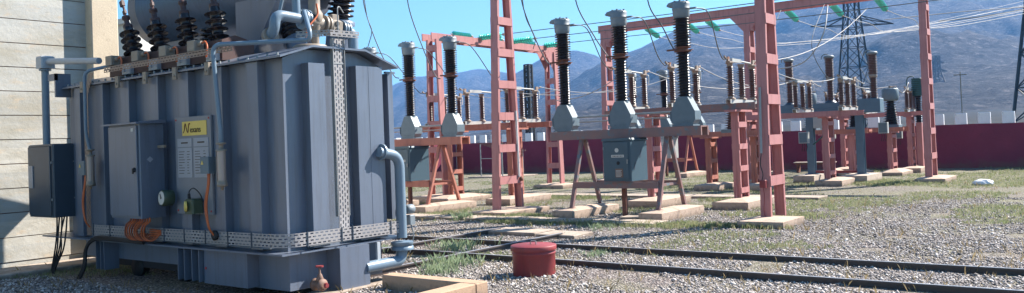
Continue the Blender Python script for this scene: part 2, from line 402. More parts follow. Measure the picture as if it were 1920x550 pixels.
# plain rising gently from the wall to the hills
def plainprof():
    return [(-.8, .002), (-.1, .006), (.1, .012), (.35, .020), (.62, .026), (.8, .026)]
terrain('plain', 'plain', plainprof(), 620, 52, 1.6, 31, 60)
terrain('far_hill', 'hill', pr([(560, 235), (640, 205), (700, 180), (730, 164), (765, 145), (800, 141), (840, 142), (872, 134), (905, 129), (925, 131), (945, 134), (980, 136), (1100, 150), (1300, 200), (1600, 240), (1950, 240)]), 3000, 900, 45, 51)
terrain('hill', 'hill', pr([(560, 262), (850, 200), (905, 168), (945, 140), (985, 121), (1020, 105), (1050, 94), (1080, 92), (1100, 96), (1125, 108), (1150, 125), (1200, 140), (1350, 170), (1600, 230), (1950, 240)]), 2300, 800, 40, 61)
terrain('near_hill', 'hill', pr([(560, 268), (900, 240), (1020, 190), (1090, 140), (1130, 118), (1160, 104), (1190, 91), (1220, 72), (1245, 59), (1275, 47), (1310, 41), (1350, 40), (1390, 38), (1420, 31), (1450, 20), (1490, 9), (1530, 3), (1570, -6), (1650, -25), (1760, -30), (1950, -34)]), 1750, 330, 44, 71, 150)

# ------------------------------------------------------------------ perimeter wall
def wall_run(name, label, p, q, h0=2.04):
    t = thing(name, label, 'wall', group='red perimeter walls')
    d = Vector(q)-Vector(p); Ln = d.length; m = MB(); n = int(Ln/1.0); alongx = abs(d.x) > abs(d.y); th = .12
    ht = [h0+random.uniform(-.025, .025) for _ in range(n+1)]
    for i in range(n):
        a = Vector(p)+d*(i/n); c = Vector(p)+d*((i+1)/n); o = V(0, th, 0) if alongx else V(th, 0, 0)
        if not alongx: a, c = c, a
        za, zc = (ht[i], ht[i+1]) if alongx else (ht[i+1], ht[i])
        m.add([a-o+V(0, 0, -.1), c-o+V(0, 0, -.1), c+o+V(0, 0, -.1), a+o+V(0, 0, -.1), a-o+V(0, 0, za), c-o+V(0, 0, zc), c+o+V(0, 0, zc), a+o+V(0, 0, za)], [(4, 5, 6, 7), (0, 1, 5, 4), (2, 3, 7, 6)])
    m.build('panel', 'wall_red', t)
    k = 0; s = .15; first = None
    while s < Ln-.6:
        c = Vector(p)+d*((s+.26)/Ln)
        if first is None:
            mm = MB(); mm.bbox(-.25, .25, -.085, .085, 0, .53, .015); first = mm.build('merlon', 'merlon', t); ob = first
        else:
            ob = first.copy(); COL.objects.link(ob); ob.parent = t
        ob.location = (c.x, c.y, h0-.02+random.uniform(-.01, .01)); ob.rotation_euler = (0, 0, math.atan2(d.y, d.x)+random.uniform(-.015, .015)); s += .965
        k += 1
    return t
wall_run('perimeter_wall', 'long dark red perimeter wall topped with white blocks, across the back of the yard', (-38.0, 43.6, 0), (14, 43.6, 0))
wall_run('perimeter_wall', 'short side wall painted red at the far left corner, meeting the long back wall', (-38.0, 22, 0), (-38.0, 43.3, 0))

# ------------------------------------------------------------------ firewall at left + pale building behind
fw = thing('firewall', 'tall beige concrete firewall of stacked panels, left of the transformer', 'wall')
m = MB(); z = -.3; k = 0
while z < 6.6:
    off = random.uniform(-.004, .012)
    m.box(-17.0, -16.6+off, -2, 8.05, z+.008, z+.442); z += .45
m.build('panel', 'firewall', fw)
MB().box(-16.96, -16.63, -2, 8.0, -.3, 6.5).build('joint_filler', 'rust', fw)
MB().bbox(-17.05, -16.36, 7.96, 8.5, -.3, 6.6, .02).build('pillar', 'pillar', fw)
tag(MB().bbox(-16.55, -15.55, -2, 7.9, -.1, .07, .02).build('ledge', 'slab'), 'sunlit concrete ledge at the foot of the beige firewall', 'ledge')
bd = thing('building', 'pale rendered building seen in gaps behind the transformer bushings', 'building')
MB().box(-30, -18, 9.6, 13.5, -.1, 5.0).build('wall', 'pale_wall', bd)
MB().box(-30.1, -17.9, 9.5, 13.6, 5.0, 5.12).build('roof', 'pale_wall', bd)

# ------------------------------------------------------------------ ladder columns (two channels tied by batten plates)
def ladder(par, w, span, span_t, z0, z1, mat, zs, bh=.22, fl=.085, th=.014, ysh=0.):
    """local frame: channels at -span/2 and +span/2 along y, width w along x; batten plates on both x sides"""
    for sgn in (-1, 1):
        m = MB(); yb, yt = sgn*span/2, sgn*span_t/2
        def q(x0, x1, ya, yc):
            yA, yB = sorted((ya, yc)); dy = yt-yb
            m.hexa([(x0, yA, z0), (x1, yA, z0), (x1, yB, z0), (x0, yB, z0), (x0, yA+dy, z1), (x1, yA+dy, z1), (x1, yB+dy, z1), (x0, yB+dy, z1)])
        q(-w/2, w/2, yb, yb-sgn*th)
        q(-w/2, -w/2+th, yb-sgn*th, yb-sgn*fl); q(w/2-th, w/2, yb-sgn*th, yb-sgn*fl)
        m.build('channel', mat, par)
    for z in zs:
        f = (z-z0)/(z1-z0); s = span*(1-f)+span_t*f; m = MB()
        for sg in (-1, 1): x0 = sg*(w/2+.003); m.box(x0, x0+sg*.012, -s/2+.01, s/2-.01, z-bh/2, z+bh/2)
        m.build('batten', mat, par)
def footing(loc, sx, sy, h, label, mat='footing', slope=.06, rz=0):
    m = MB(); a, c = sx/2, sy/2; k = .33
    m.add([(-a, -c, -.15), (a, -c, -.15), (a, c, -.15), (-a, c, -.15), (-a, -c, h-slope), (a, -c, h-slope), (a, c, h-slope), (-a, c, h-slope),
           (-a*k, -c*.55, h), (a*k, -c*.55, h), (a*k, c*.55, h), (-a*k, c*.55, h)],
          [(0, 1, 5, 4), (1, 2, 6, 5), (2, 3, 7, 6), (3, 0, 4, 7), (4, 5, 9, 8), (5, 6, 10, 9), (6, 7, 11, 10), (7, 4, 8, 11), (8, 9, 10, 11)])
    o = m.build('concrete_footing', mat, loc=loc); o.rotation_euler = (0, 0, rz)
    return tag(o, label, 'footing', 'concrete footings of the steelwork', 'thing')
Z8 = [.94+.9*i for i in range(9)]
# tall front columns
def front_col(x, y, label, w, span, st, ztop=8.6, zs=Z8, mat='red_column'):
    c = thing('gantry_column', label, 'column', (x, y, 0), 'tall pink gantry columns')
    ladder(c, w, span, st, .1, ztop, mat, zs); return c
c1 = front_col(-6.62, 18.25, 'nearest pink ladder column, with a grey conduit and red box', .23, .98, .36)
m = MB(); m.tube([(-.02, -.55, 1.55), (-.02, -.47, 3.0)], .028); m.build('conduit', 'galvanised', c1)
m = MB(); m.tube(spl([(-.02, -.55, 1.55), (-.04, -.57, 1.3), (0, -.56, 1.1), (-.02, -.575, .95)]), .011, 6); m.build('cable', 'black_rubber', c1)
m = MB(); m.bbox(-.07, .07, -.62, -.52, .80, .97); m.tube(spl([(0, -.57, .8), (.02, -.58, .6), (-.01, -.56, .3), (.03, -.56, .12)]), .009, 6); m.build('switch_box', 'drum_red', c1)
footing((-6.47, 17.65, 0), 1.0, 1.35, .16, 'wide low footing under the nearest pink column, in front at the right', slope=.03)
c2 = front_col(-14.38, 18.6, 'pink ladder column standing between the two breakers in front of the green insulators', .25, 1.15, .42)
m = MB(); m.tube([(.16, .35, 1.0), (.15, .32, 2.9)], .03); m.build('conduit', 'fitting_white', c2)
m = MB(); m.lathe([(.02, 0), (.07, .01), (.07, .06), (.02, .07)], 10, (.13, .45, .95), (1, 0, 0)); m.build('earth_clamp', 'rust', c2)
footing((-14.25, 18.5, 0), 1.25, 2.1, .14, 'flat footing under the pink column between the two breakers', slope=.02)

# gantry 2 (beam along x at y 33.1)
g2 = thing('gantry', 'long pink gantry on ladder columns crossing in front of the dark hill', 'gantry', (0, 33.2, 0))
def gcol(par, x, y, w, span, st, z1, zs, rz=0, name='column'):
    e = bpy.data.objects.new(name, None); COL.objects.link(e); e.parent = par; e.location = (x, y, 0); e.rotation_euler = (0, 0, rz); e.empty_display_size = .2
    ladder(e, w, span, st, .1, z1, 'red_column', zs); return e
for x in (-19.6, -12.75, -6.15):
    gcol(g2, x, 0, .24, 1.0, .5, 7.1, Z8[:7])
m = MB()
for y in (-.2, .2): m.box(-19.85, -2.0, y-.02, y+.02, 6.88, 7.22); m.box(-19.85, -2.0, y-.06, y+.06, 7.2, 7.222)
for x in np.arange(-19.8, -2, 1.2): m.box(x-.05, x+.05, -.18, .18, 6.9, 6.93)
m.build('beam', 'red_column', g2)
m = MB()
for x, sd in ((-19.6, (1,)), (-12.75, (-1, 1)), ):
    for s in sd:
        for y in (-.25, .25): m.prism([(x+s*.1, 6.88), (x+s*.75, 6.88), (x+s*.13, 6.2), (x+s*.1, 6.2)], 'y', y-.006, y+.006)
each(m, 'gusset', 'red_column', g2)
for x, l in ((-19.5, 'under the far left column of the long pink gantry, half hidden'), (-12.65, 'under the middle column of the long pink gantry'), (-6.05, 'under the right hand column of the long pink gantry, beside green grass')):
    footing((x, 33.4, 0), 1.0, 2.2, .2, 'footing '+l)
# gantry 1 (beam along y at x -20.2)
g1 = thing('gantry', 'short pink gantry carrying green glass insulators, behind the left breaker', 'gantry', (-20.0, 0, 0))
gcol(g1, .1, 29.1, .26, .75, .5, 5.75, Z8[:6], PI/2); gcol(g1, .1, 21.75, .26, .75, .5, 5.75, Z8[:6], PI/2)
m = MB()
for x in (-.22, .22): m.box(x-.02, x+.02, 21.5, 29.5, 5.72, 5.98)
for y in np.arange(22.3, 29.4, .6): m.box(-.2, .2, y-.04, y+.04, 5.74, 5.77)
m.build('beam', 'red_column', g1)
m = MB()
for y, s in ((29.1, -1),):
    for x in (-.1, .3): m.prism([(y+s*.0, 5.72), (y+s*.75, 5.72), (y+s*.14, 4.95), (y+s*.0, 4.95)], 'x', x-.006, x+.006)
each(m, 'gusset', 'red_column', g1)
footing((-19.9, 29.1, 0), 1.5, 1.2, .2, 'footing under the right leg of the gantry with green insulators')
footing((-19.9, 21.75, 0), 1.6, 1.2, .25, 'footing under the left leg of the gantry with green insulators')

# ------------------------------------------------------------------ insulators
def sheds(z0, z1, rc, rs, n, dz=.35):
    pr_ = [(rc, z0)]; h = (z1-z0)/n
    for i in range(n):
        z = z0+i*h; pr_ += [(rc, z+h*.25), (rs, z+h*.42), (rs, z+h*.52), (rc*1.05, z+h*.85)]
    return pr_+[(rc, z1)]
# ------------------------------------------------------------------ circuit breaker
def make_breaker(label, x, y, beammat, legmat, cab=True):
    t = thing('circuit_breaker', label, 'circuit breaker', (x, y, 0), 'three pole circuit breakers')
    for dx in (-1.76, 0, 1.76):
        p = bpy.data.objects.new('pole', None); COL.objects.link(p); p.parent = t; p.location = (dx, 0, 0); p.empty_display_size = .2
        m = MB(); m.prism([(-.14, 2.94), (.14, 2.94), (.315, 2.60), (.315, 2.38), (.24, 2.25), (-.24, 2.25), (-.315, 2.38), (-.315, 2.60)], 'y', -.15, .15)
        m.box(-.331, -.317, -.17, .17, 2.38, 2.6); m.box(.317, .331, -.17, .17, 2.38, 2.6)
        m.box(-.28, .28, -.19, .19, 2.235, 2.27); m.cyl((0, 0, 2.9), (0, 0, 2.955), .17)
        for bx in (-.3, -.15, 0, .15, .3): m.cyl((bx, -.15, 2.34), (bx, -.165, 2.34), .014, 6)
        m.build('mechanism_housing', 'breaker_grey', p)
        MB().lathe(sheds(2.95, 4.06, .112, .176, 16), 20).build('lower_insulator', 'porcelain', p)
        m = MB(); m.lathe([(.11, 4.05), (.21, 4.06), (.21, 4.085), (.13, 4.10), (.13, 4.15), (.2, 4.16), (.2, 4.175), (.11, 4.185)], 20)
        m.box(-.42, -.15, -.03, .03, 4.11, 4.15); m.box(-.2, .26, -.05, .05, 4.085, 4.10); m.build('middle_flange', 'rust', p)
        MB().lathe(sheds(4.18, 4.9, .145, .215, 11), 20).build('upper_insulator', 'porcelain', p)
        m = MB(); m.lathe([(.15, 4.86), (.175, 4.88), (.205, 4.95), (.212, 5.06), (.212, 5.09), (.222, 5.10), (.222, 5.12), (.212, 5.13), (.222, 5.22), (.205, 5.27), (.14, 5.285), (0.01, 5.29)], 24)
        m.prism([(-.1, 5.31), (-.27, 5.28), (-.33, 5.22), (-.31, 5.185), (-.18, 5.19)], 'y', -.13, .13)
        m.prism([(-.1, 5.31), (.14, 5.30), (.2, 5.25), (-.15, 5.24)], 'y', -.11, .12)
        for k in range(6): m.cyl((.16*math.cos(k), .16*math.sin(k), 5.26), (.16*math.cos(k), .16*math.sin(k), 5.32), .028, 6)
        m.box(.24, .40, -.035, .035, 5.08, 5.12); m.build('head_cap', 'cast_metal', p)
    m = MB()
    for yy in (-.22, .16): m.box(-2.15, 2.25, yy, yy+.06, 2.0, 2.23)
    m.box(-2.14, 2.24, -.16, .158, 2.2, 2.232)
    for dx in (-1.76, 0, 1.76):
        m.box(dx-.3, dx+.3, -.16, .16, 2.1, 2.198)
    m.build('beam', beammat, t)
    m = MB()
    for a in (-1.76, 0):
        m.cyl((a+.38, 0, 2.60), (a+1.38, 0, 2.60), .028); m.cyl((a+.38, .1, 2.47), (a+1.38, .1, 2.47), .018)
    each(m, 'drive_rod', 'galvanised', t)
    for sx, inx in ((-1.22, .1), (1.27, .1)):
        for sy, fy in ((-1, -.72), (1, .72)):
            m = MB(); xt = sx; top = V(xt, sy*.08, 2.0); bot = V(xt+.02, fy, .24)
            m.bar(bot, top, .10, .075, (0, sy, 0)); m.box(bot.x-.09, bot.x+.09, bot.y-.08, bot.y+.08, .235, .25)
            m.build('leg', legmat, t)
    m = MB(); m.box(-1.2, 1.25, -.60, -.54, .74, .90); m.box(-1.2, 1.25, .52, .58, .74, .88); m.box(-1.2, -1.14, -.5, .5, .78, .84); m.box(1.18, 1.24, -.5, .5, .78, .84)
    m.build('lower_frame', beammat, t)
    if cab:
        m = MB(); m.bbox(-.42, .38, -.68, .18, .92, 1.93, .015); m.box(-.44, .40, -.70, .20, 1.93, 1.955); m.prism([(-.44, 1.955), (.40, 1.955), (.36, 2.0), (-.40, 2.0)], 'y', -.70, .2)
        cb = m.build('cabinet', 'cabinet_blue', t)
        cb.location.x = .19
        m = MB(); m.bbox(-.39, .32, -.70, -.683, .97, 1.90, .006); d = m.build('door', 'cabinet_blue', cb)
        m = MB(); m.cyl((.30, -.70, 1.45), (.30, -.73, 1.45), .02); m.box(.285, .315, -.735, -.72, 1.36, 1.47)
        for zz in (1.1, 1.75): m.cyl((-.385, -.705, zz-.04), (-.385, -.705, zz+.04), .012, 8)
        m.build('handle', 'galvanised', cb)
        m = MB(); m.lathe([(.055, 0), (.055, .006)], 18, (0, -.701, 1.70), (0, -1, 0)); m.build('round_sticker', 'white_label', cb)
        m = MB(); m.box(-.16, .2, -.706, -.70, 1.52, 1.585); m.build('name_plate', 'white_label', cb)
        m = MB()
        for i in range(7): m.box(-.12+i*.043, -.12+i*.043+.026, -.7075, -.706, 1.538, 1.566)
        m.build('name_letters', 'ink', cb)
        m = MB(); m.lathe([(.045, 0), (.045, .008), (.03, .012)], 14, (.03, -.701, 1.38), (0, -1, 0)); m.build('gauge_window', 'black_rubber', cb)
        m = MB(); m.box(-.06, .16, -.706, -.70, 1.02, 1.24); m.build('data_plate', 'rusty_tray', cb)
        m = MB()
        for i in range(6):
            m.box(-.045, .145-random.random()*.05, -.7075, -.706, 1.04+i*.03, 1.052+i*.03)
        m.build('data_lines', 'white_label', cb)
        m = MB()
        for i in range(2): m.prism([(-.55+i*.32, 1.2+i*.3), (-.50+i*.32, 1.2+i*.3), (-.42+i*.32, 1.4+i*.3), (-.47+i*.32, 1.4+i*.3)], 'x', .383, .388)
        each(m, 'side_louvre', 'steel_dark', cb)
        m = MB(); m.bbox(.05, .16, -.3, -.19, -.05, .72, .01); m.build('cable_post', 'rust', t)
        m = MB()
        for k in range(4): m.tube(spl([(.0+.04*k, -.25, .93), (.03+.03*k, -.22, .82), (.05+.02*k, -.23, .7)]), .012, 6)
        each(m, 'cable', 'orange_cable', t)
    return t
brA = make_breaker('nearest circuit breaker, blue grey frame with dark blue cabinet, at the centre', -10.64, 18.72, 'breaker_beam', 'breaker_beam')
brB = make_breaker('orange framed circuit breaker half hidden behind the right end of the transformer', -18.44, 18.95, 'orange_column', 'orange_column')
brC = copy_tree(brB, label='distant circuit breaker with pale cabinet, seen beneath the nearer beams', loc=(-18.95, 37.6, 0))
for c in brC.children:
    if c.name.startswith('cabinet'):
        c.data = c.data.copy(); c.data.materials[0] = MATS['light_cabinet']
        for d in c.children:
            if d.name.startswith('door'): d.data = d.data.copy(); d.data.materials[0] = MATS['light_cabinet']
for bx, by, nm in ((-10.64, 18.72, 'nearest breaker'), (-18.44, 18.95, 'orange framed left breaker'), (-18.95, 37.6, 'distant pale cabinet breaker')):
    footing((bx-1.2, by, 0), .62, 2.35, .25, 'long footing under the left legs of the '+nm)
    footing((bx+1.3, by, 0), .62, 2.35, .25, 'long footing under the right legs of the '+nm)

# ------------------------------------------------------------------ disconnectors (three posts, rows of phases on a table)
def post(par, z0, z1, r=.075, n=13, name='post', mat='porcelain_brown'):
    m = MB(); m.lathe(sheds(z0+.09, z1-.1, r*.62, r*1.12, n), 14); o = m.build(name, mat, par)
    m = MB(); m.lathe([(r*1.3, z0), (r*1.3, z0+.03), (r*.8, z0+.05), (r*.8, z0+.09)], 12); m.lathe([(r*.8, z1-.1), (r*.8, z1-.03), (r*1.1, z1-.02), (r*1.1, z1)], 12); each(m, 'post_cap', 'cast_rusty', o)
    return o
def make_disc(label, loc, h=1.02, arm=True):
    t = thing('disconnector', label, 'disconnector', loc, 'three post disconnectors')
    m = MB(); m.box(-.07, .07, -1.0, 1.0, 0, .015); m.box(-.07, -.055, -1., 1., -.1, 0); m.box(.055, .07, -1., 1., -.1, 0); m.build('base_channel', 'arm_pale', t)
    for y in (-.8, 0, .8):
        p = post(t, .015, h, .1); p.location = (0, y, 0)
    m = MB()
    for y, s in ((-.8, -1), (.8, 1)):
        m.box(-.06, .06, y-.12, y+.12, h, h+.04); m.box(-.03, .03, y-.05+s*.1, y+.05+s*.1, h+.04, h+.16); m.box(-.02, .02, y+s*.1, y+s*.3, h+.1, h+.13); m.cyl((0, y+s*.28, h+.12), (0, y+s*.36, h+.16), .03, 8)
    each(m, 'contact', 'cast_rusty', t)
    m = MB(); m.box(-.03, .03, -.66, -.02, h+.03, h+.13); m.cyl((0, -.02, h+.08), (0, .7, h+.06), .025, 8); m.build('blade_arm', 'arm_pale', t)
    m = MB(); m.tube(spl([(.1, .8, h-.02), (.16, .8, h-.02), (.17, .8, h-.12), (.16, .8, h-.28)]), .02, 6); m.build('arcing_horn', 'fitting_white', t)
    return t
def table(name, label, x0, x1, y0, y1, ztop, mat, supports, smat, hcol=True, sspan=.6, group='steel support tables'):
    t = thing(name, label, 'support table', group=group)
    m = MB()
    for y in (y0, y1): m.box(x0, x1, y-.06, y+.06, ztop-.18, ztop-.165); m.box(x0, x1, y-.06, y-.045, ztop-.165, ztop-.0); m.box(x0, x1, y-.045, y+.06, ztop-.015, ztop)
    m.build('beam', mat, t)
    m = MB()
    for x in np.arange(x0+.2, x1, 1.2): m.box(x-.04, x+.04, y0+.062, y1-.062, ztop-.12, ztop-.03)
    each(m, 'cross_member', mat, t)
    for (x, y) in supports:
        e = bpy.data.objects.new('column', None); COL.objects.link(e); e.parent = t; e.location = (x, y, 0); e.empty_display_size = .2
        if hcol: ladder(e, .2, sspan, sspan, .2, ztop-.19, smat, [.45+.6*i for i in range(int((ztop-.5)/.6)+1)], .15, .07)
        if hcol:
            mm = MB(); 
            for s in (-1, 1): mm.prism([(s*(sspan/2+.0), .72), (s*(sspan/2+.14), .24), (s*(sspan/2-.1), .24)], 'x', -.006, .006)
            each(mm, 'foot_gusset', smat, e)
            MB().box(-.16, .16, -sspan/2-.3, sspan/2+.3, ztop-.24, ztop-.185).build('cap_plate', smat, e)
        else:
            mm = MB(); mm.box(-.13, .13, -.09, -.075, .3, ztop-.19); mm.box(-.13, .13, .075, .09, .3, ztop-.19); mm.box(-.008, .008, -.075, .075, .3, ztop-.19); mm.box(-.2, .2, -.16, .16, .285, .3); mm.build('post_shaft', smat, e)
    return t
PH = (-12.4, -10.65, -8.9)
table('support_table', 'red brown table on lattice legs carrying disconnectors, behind the nearest breaker', -12.95, -8.25, 21.75, 23.05, 2.84, 'breaker_beam', [(-11.5, 22.0), (-8.85, 22.0)], 'red_column')
footing((-11.4, 22.0, 0), 1.0, 2.2, .25, 'footing of the left lattice leg under the disconnectors behind the nearest breaker')
footing((-8.75, 22.0, 0), 1.0, 2.2, .25, 'footing of the right lattice leg under the disconnectors, left of the nearest pink column')
for x, l in zip(PH, ('left', 'middle', 'right')):
    make_disc('brown disconnector with white arm, %s one of three behind the nearest breaker' % l, (x, 22.45, 2.93))
# left bay row (behind the pink column)
table('support_table', 'orange table on lattice legs seen behind the left breaker and pink column', -20.9, -16.0, 21.9, 23.2, 2.66, 'orange_column', [(-19.3, 22.0), (-16.65, 22.0)], 'orange_column')
footing((-19.2, 22.0, 0), 1.0, 2.4, .25, 'footing with a cracked slanting top, behind the left breaker legs', slope=.1)
footing((-16.55, 22.0, 0), 1.0, 2.3, .25, 'footing just behind the pink column between the breakers')
for x, l in ((-20.2, 'left'), (-18.45, 'middle'), (-16.7, 'right')):
    make_disc('ribbed disconnector, %s one of three on the orange table behind the left breaker' % l, (x, 22.55, 2.76), .98)
# second row further back, bay A
table('support_table', 'far red table on two legs between the gantry columns, low behind the first disconnectors', -13.1, -10.2, 28.2, 29.2, 2.1, 'orange_column', [(-12.6, 28.6), (-10.9, 28.6)], 'orange_column')
footing((-12.5, 28.6, 0), .9, 1.7, .25, 'small footing left under the far low red table'); footing((-10.8, 28.6, 0), .9, 1.7, .25, 'small footing right under the far low red table')
# ------------------------------------------------------------------ voltage transformers (cone of sheds)
def make_vt(label, loc, hh=.95, tank=True, mat='porcelain_brown', s=1.):
    t = thing('voltage_transformer', label, 'voltage transformer', loc, 'cone shaped voltage transformers')
    pr_ = []; n = 10
    for i in range(n):
        f = i/n; rc = (.20*(1-f)+.11*f)*s; z = f*hh; h = hh/n; pr_ += [(rc, z), (rc, z+h*.2), (rc*1.55, z+h*.42), (rc*1.55, z+h*.5), (rc, z+h*.85)]
    pr_.append((.1*s, hh)); MB().lathe(pr_, 18).build('insulator', mat, t)
    m = MB(); m.bbox(-.32*s, .32*s, -.3*s, .3*s, -.12, 0, .01); m.build('base_box', 'breaker_grey', t)
    if tank:
        m = MB(); m.lathe([(.1, hh), (.26*s, hh+.02), (.30*s, hh+.08), (.30*s, hh+.5), (.27*s, hh+.54), (.05, hh+.56)], 20); m.build('tank', 'breaker_grey', t)
        m = MB(); m.box(-.05, .05, -.05, .05, hh+.56, hh+.66); m.cyl((0, 0, hh+.6), (.25, .1, hh+.62), .03, 8); m.build('terminal', 'cast_rusty', t)
    else:
        m = MB(); m.lathe([(.1, hh), (.13, hh+.02), (.13, hh+.12), (.05, hh+.14)], 14); m.build('terminal', 'cast_metal', t)
    return t
make_vt('ribbed cone insulator under the first disconnector beam, by the pink middle gantry column', (-10.64, 26, 2.16), .8, False)
make_vt('ribbed cone insulator under the beam, to the left of its twin', (-12.4, 26, 2.16), .8, False)
table('support_table', 'red table of three legs carrying the grey tanked voltage transformer near the back wall', -11.9, -7.9, 37.4, 38.4, 2.02, 'orange_column', [(-11.2, 37.9), (-10.1, 37.9), (-8.5, 37.9)], 'red_column', True, .8)
for x, l in ((-11.1, 'left leg'), (-10.0, 'middle leg'), (-8.4, 'right leg')): footing((x, 37.9, 0), .95, 2.0, .26, 'peaked footing of the %s under the voltage transformer table' % l, slope=.12)
make_vt('voltage transformer, round grey tank on a black ribbed cone, left of the right gantry column', (-8.5, 38, 2.14), 1.0, True, 'porcelain', 1.12)
make_vt('voltage transformer half hidden behind the grey beam, its grey tank showing above it', (-11.9, 38, 2.14), 1.0, True, 'porcelain')
make_vt('low ribbed insulator behind the blue columns, under the grey beam', (-9.5, 36.0, 2.1), .7, False, 'porcelain', .8)
table('support_table', 'narrow red table low behind the blue posts', -10.3, -8.9, 35.7, 36.3, 2.0, 'orange_column', [(-9.55, 36)], 'red_column')
footing((-9.5, 36, 0), .8, 1.4, .25, 'small footing behind the blue posts')
# ------------------------------------------------------------------ right cluster: grey beam with three tall brown poles
cl = thing('circuit_breaker', 'breaker with three tall brown poles on a blue grey beam and blue posts', 'circuit breaker', (0, 33.3, 0), 'three pole circuit breakers')
m = MB(); m.box(-12.3, -8.9, -.22, .22, 2.84, 3.06); m.box(-12.35, -8.3, -.26, -.2, 2.70, 2.83); m.box(-12.35, -8.3, .2, .26, 2.70, 2.83); m.build('beam', 'blue_column', cl)
m = MB(); m.bbox(-8.78, -7.75, -.3, .3, 2.62, 3.14, .02); m.build('drive_box', 'blue_column', cl)
for x in (-11.2, -9.62, -8.02):
    m = MB(); m.lathe([(.24, 3.06), (.22, 3.1), (.11, 3.18)], 16, (x, 0, 0)); q = m.build('pole_foot', 'steel_dark', cl)
    MB().lathe(sheds(3.15, 3.95, .095, .15, 12), 16, (x, 0, 0)).build('lower_insulator', 'porcelain_brown', cl)
    m = MB(); m.lathe([(.13, 3.94), (.15, 3.96), (.15, 4.04), (.12, 4.06)], 14, (x, 0, 0)); m.build('middle_flange', 'cast_rusty', cl)
    MB().lathe(sheds(4.06, 4.82, .135, .18, 12), 16, (x, 0, 0)).build('upper_insulator', 'porcelain_brown', cl)
    m = MB(); m.lathe([(.15, 4.81), (.2, 4.83), (.2, 4.88), (.16, 4.92), (.05, 4.94)], 14, (x, 0, 0)); m.tube(spl([(x, 0, 4.93), (x-.15, 0, 4.99), (x-.27, 0, 4.9), (x-.28, 0, 4.8)]), .022, 6); m.build('head_cap', 'cast_metal', cl)
for x in (-10.45, -8.58):
    e = bpy.data.objects.new('column', None); COL.objects.link(e); e.parent = cl; e.location = (x, 0, 0); e.empty_display_size = .2
    mm = MB(); mm.box(-.14, .14, -.12, -.105, .3, 2.69); mm.box(-.14, .14, .105, .12, .3, 2.69); mm.box(-.008, .008, -.105, .105, .3, 2.69); mm.box(-.22, .22, -.2, .2, .28, .3); mm.build('post_shaft', 'blue_column', e)
m = MB(); m.bbox(-10.25, -9.75, -.3, .25, 2.1, 2.68, .02); m.build('control_box', 'light_cabinet', cl)
m = MB(); m.tube(spl([(-9.95, -.1, 2.1), (-9.95, -.12, 1.8), (-10.1, -.1, 1.65), (-10.35, -.1, 1.45)]), .03, 6); m.build('cable', 'cable_green', cl)
m = MB(); m.box(-10.3, -8.7, -.06, .02, .32, .42); m.build('ground_rail', 'drum_red', cl)
footing((-10.5, 33.3, 0), .8, 1.9, .28, 'squared footing of the left blue post', 'slab', .01); footing((-8.6, 33.3, 0), .95, 2.2, .28, 'squared pale footing of the right blue post', 'slab', .01)
table('support_table', 'red beam table on a lattice leg in front of the three tall brown poles', -12.2, -7.9, 30.3, 31.3, 2.68, 'red_column', [(-9.15, 31.2), (-12.1, 31.2)], 'red_column', True, .75)
footing((-9.0, 31.6, 0), .95, 2.4, .25, 'footing of the lattice leg in front of the three tall brown poles'); footing((-12.0, 31.6, 0), .9, 2.0, .25, 'footing just right of the nearest pink column, low behind it')
for x, l in ((-9.93, 'left'), (-8.33, 'right')):
    make_disc('small disconnector with a white bar, %s of the pair before the tall brown poles' % l, (x, 30.9, 2.78), .98)
# far row near the wall
table('support_table', 'far red table close to the back wall, right of the grey tanked transformer', -12.5, -7.5, 40.2, 41.2, 2.7, 'red_column', [(-8.3, 40.7), (-11.2, 40.7)], 'red_column', True, .7)
footing((-8.2, 40.7, 0), .9, 2.2, .25, 'farthest footing, by the back wall left of the right gantry column'); footing((-11.1, 40.7, 0), .9, 2.2, .25, 'far footing by the back wall behind the blue posts')
for x, l in ((-8.25, 'right'), (-10.0, 'middle'), (-11.7, 'left')):
    make_disc('far small three post disconnector near the back wall, %s of three' % l, (x, 40.7, 2.78), .86)
sb = thing('surge_arrester', 'dark green cylinder on a brown post, just left of the right gantry column', 'surge arrester', (-8.0, 41, 2.1))
MB().lathe(sheds(.1, 1.3, .1, .15, 12), 12).build('insulator', 'porcelain', sb)
m = MB(); m.lathe(sheds(1.3, 2.1, .24, .27, 9), 16); m.tube(spl([(-.1, 0, 2.05), (-.2, 0, 2.2), (-.42, 0, 2.1), (-.45, 0, 1.5), (-.4, 0, 1.0)]), .02, 6); m.build('head', 'cable_green', sb)
MB().box(-.12, .12, -.12, .12, -2.0, .1).build('stand', 'red_column', sb)
# small wall-side junction boxes hung under the beams
for i, (x, y, z, l) in enumerate([(-9.9, 30.75, 1.55, 'grey box with black cables hung on the lattice leg left of the right blue post'), (-7.9, 34.0, 1.8, 'small pale box hung right of the right blue post'), (-8.9, 41.0, 1.5, 'faded grey box beneath the far right table'), (-10.9, 37.6, 1.6, 'pale grey box between the legs under the voltage transformer')]):
    b_ = thing('junction_box', l, 'junction box', (x, y, z), 'grey junction boxes on the steelwork')
    MB().bbox(-.17, .17, -.1, .1, 0, .42, .01).build('body', 'light_cabinet', b_)
    MB().bbox(-.14, .14, -.115, -.102, .03, .39, .005).build('door', 'breaker_grey', b_)
    m = MB()
    for k in (-.08, 0, .08): m.tube(spl([(k, 0, 0), (k+.02, 0, -.12), (k-.02, .02, -.3)]), .014, 6)
    m.box(-.02, .02, .1, .25, .15, .25); m.build('cables', 'black_rubber', b_)

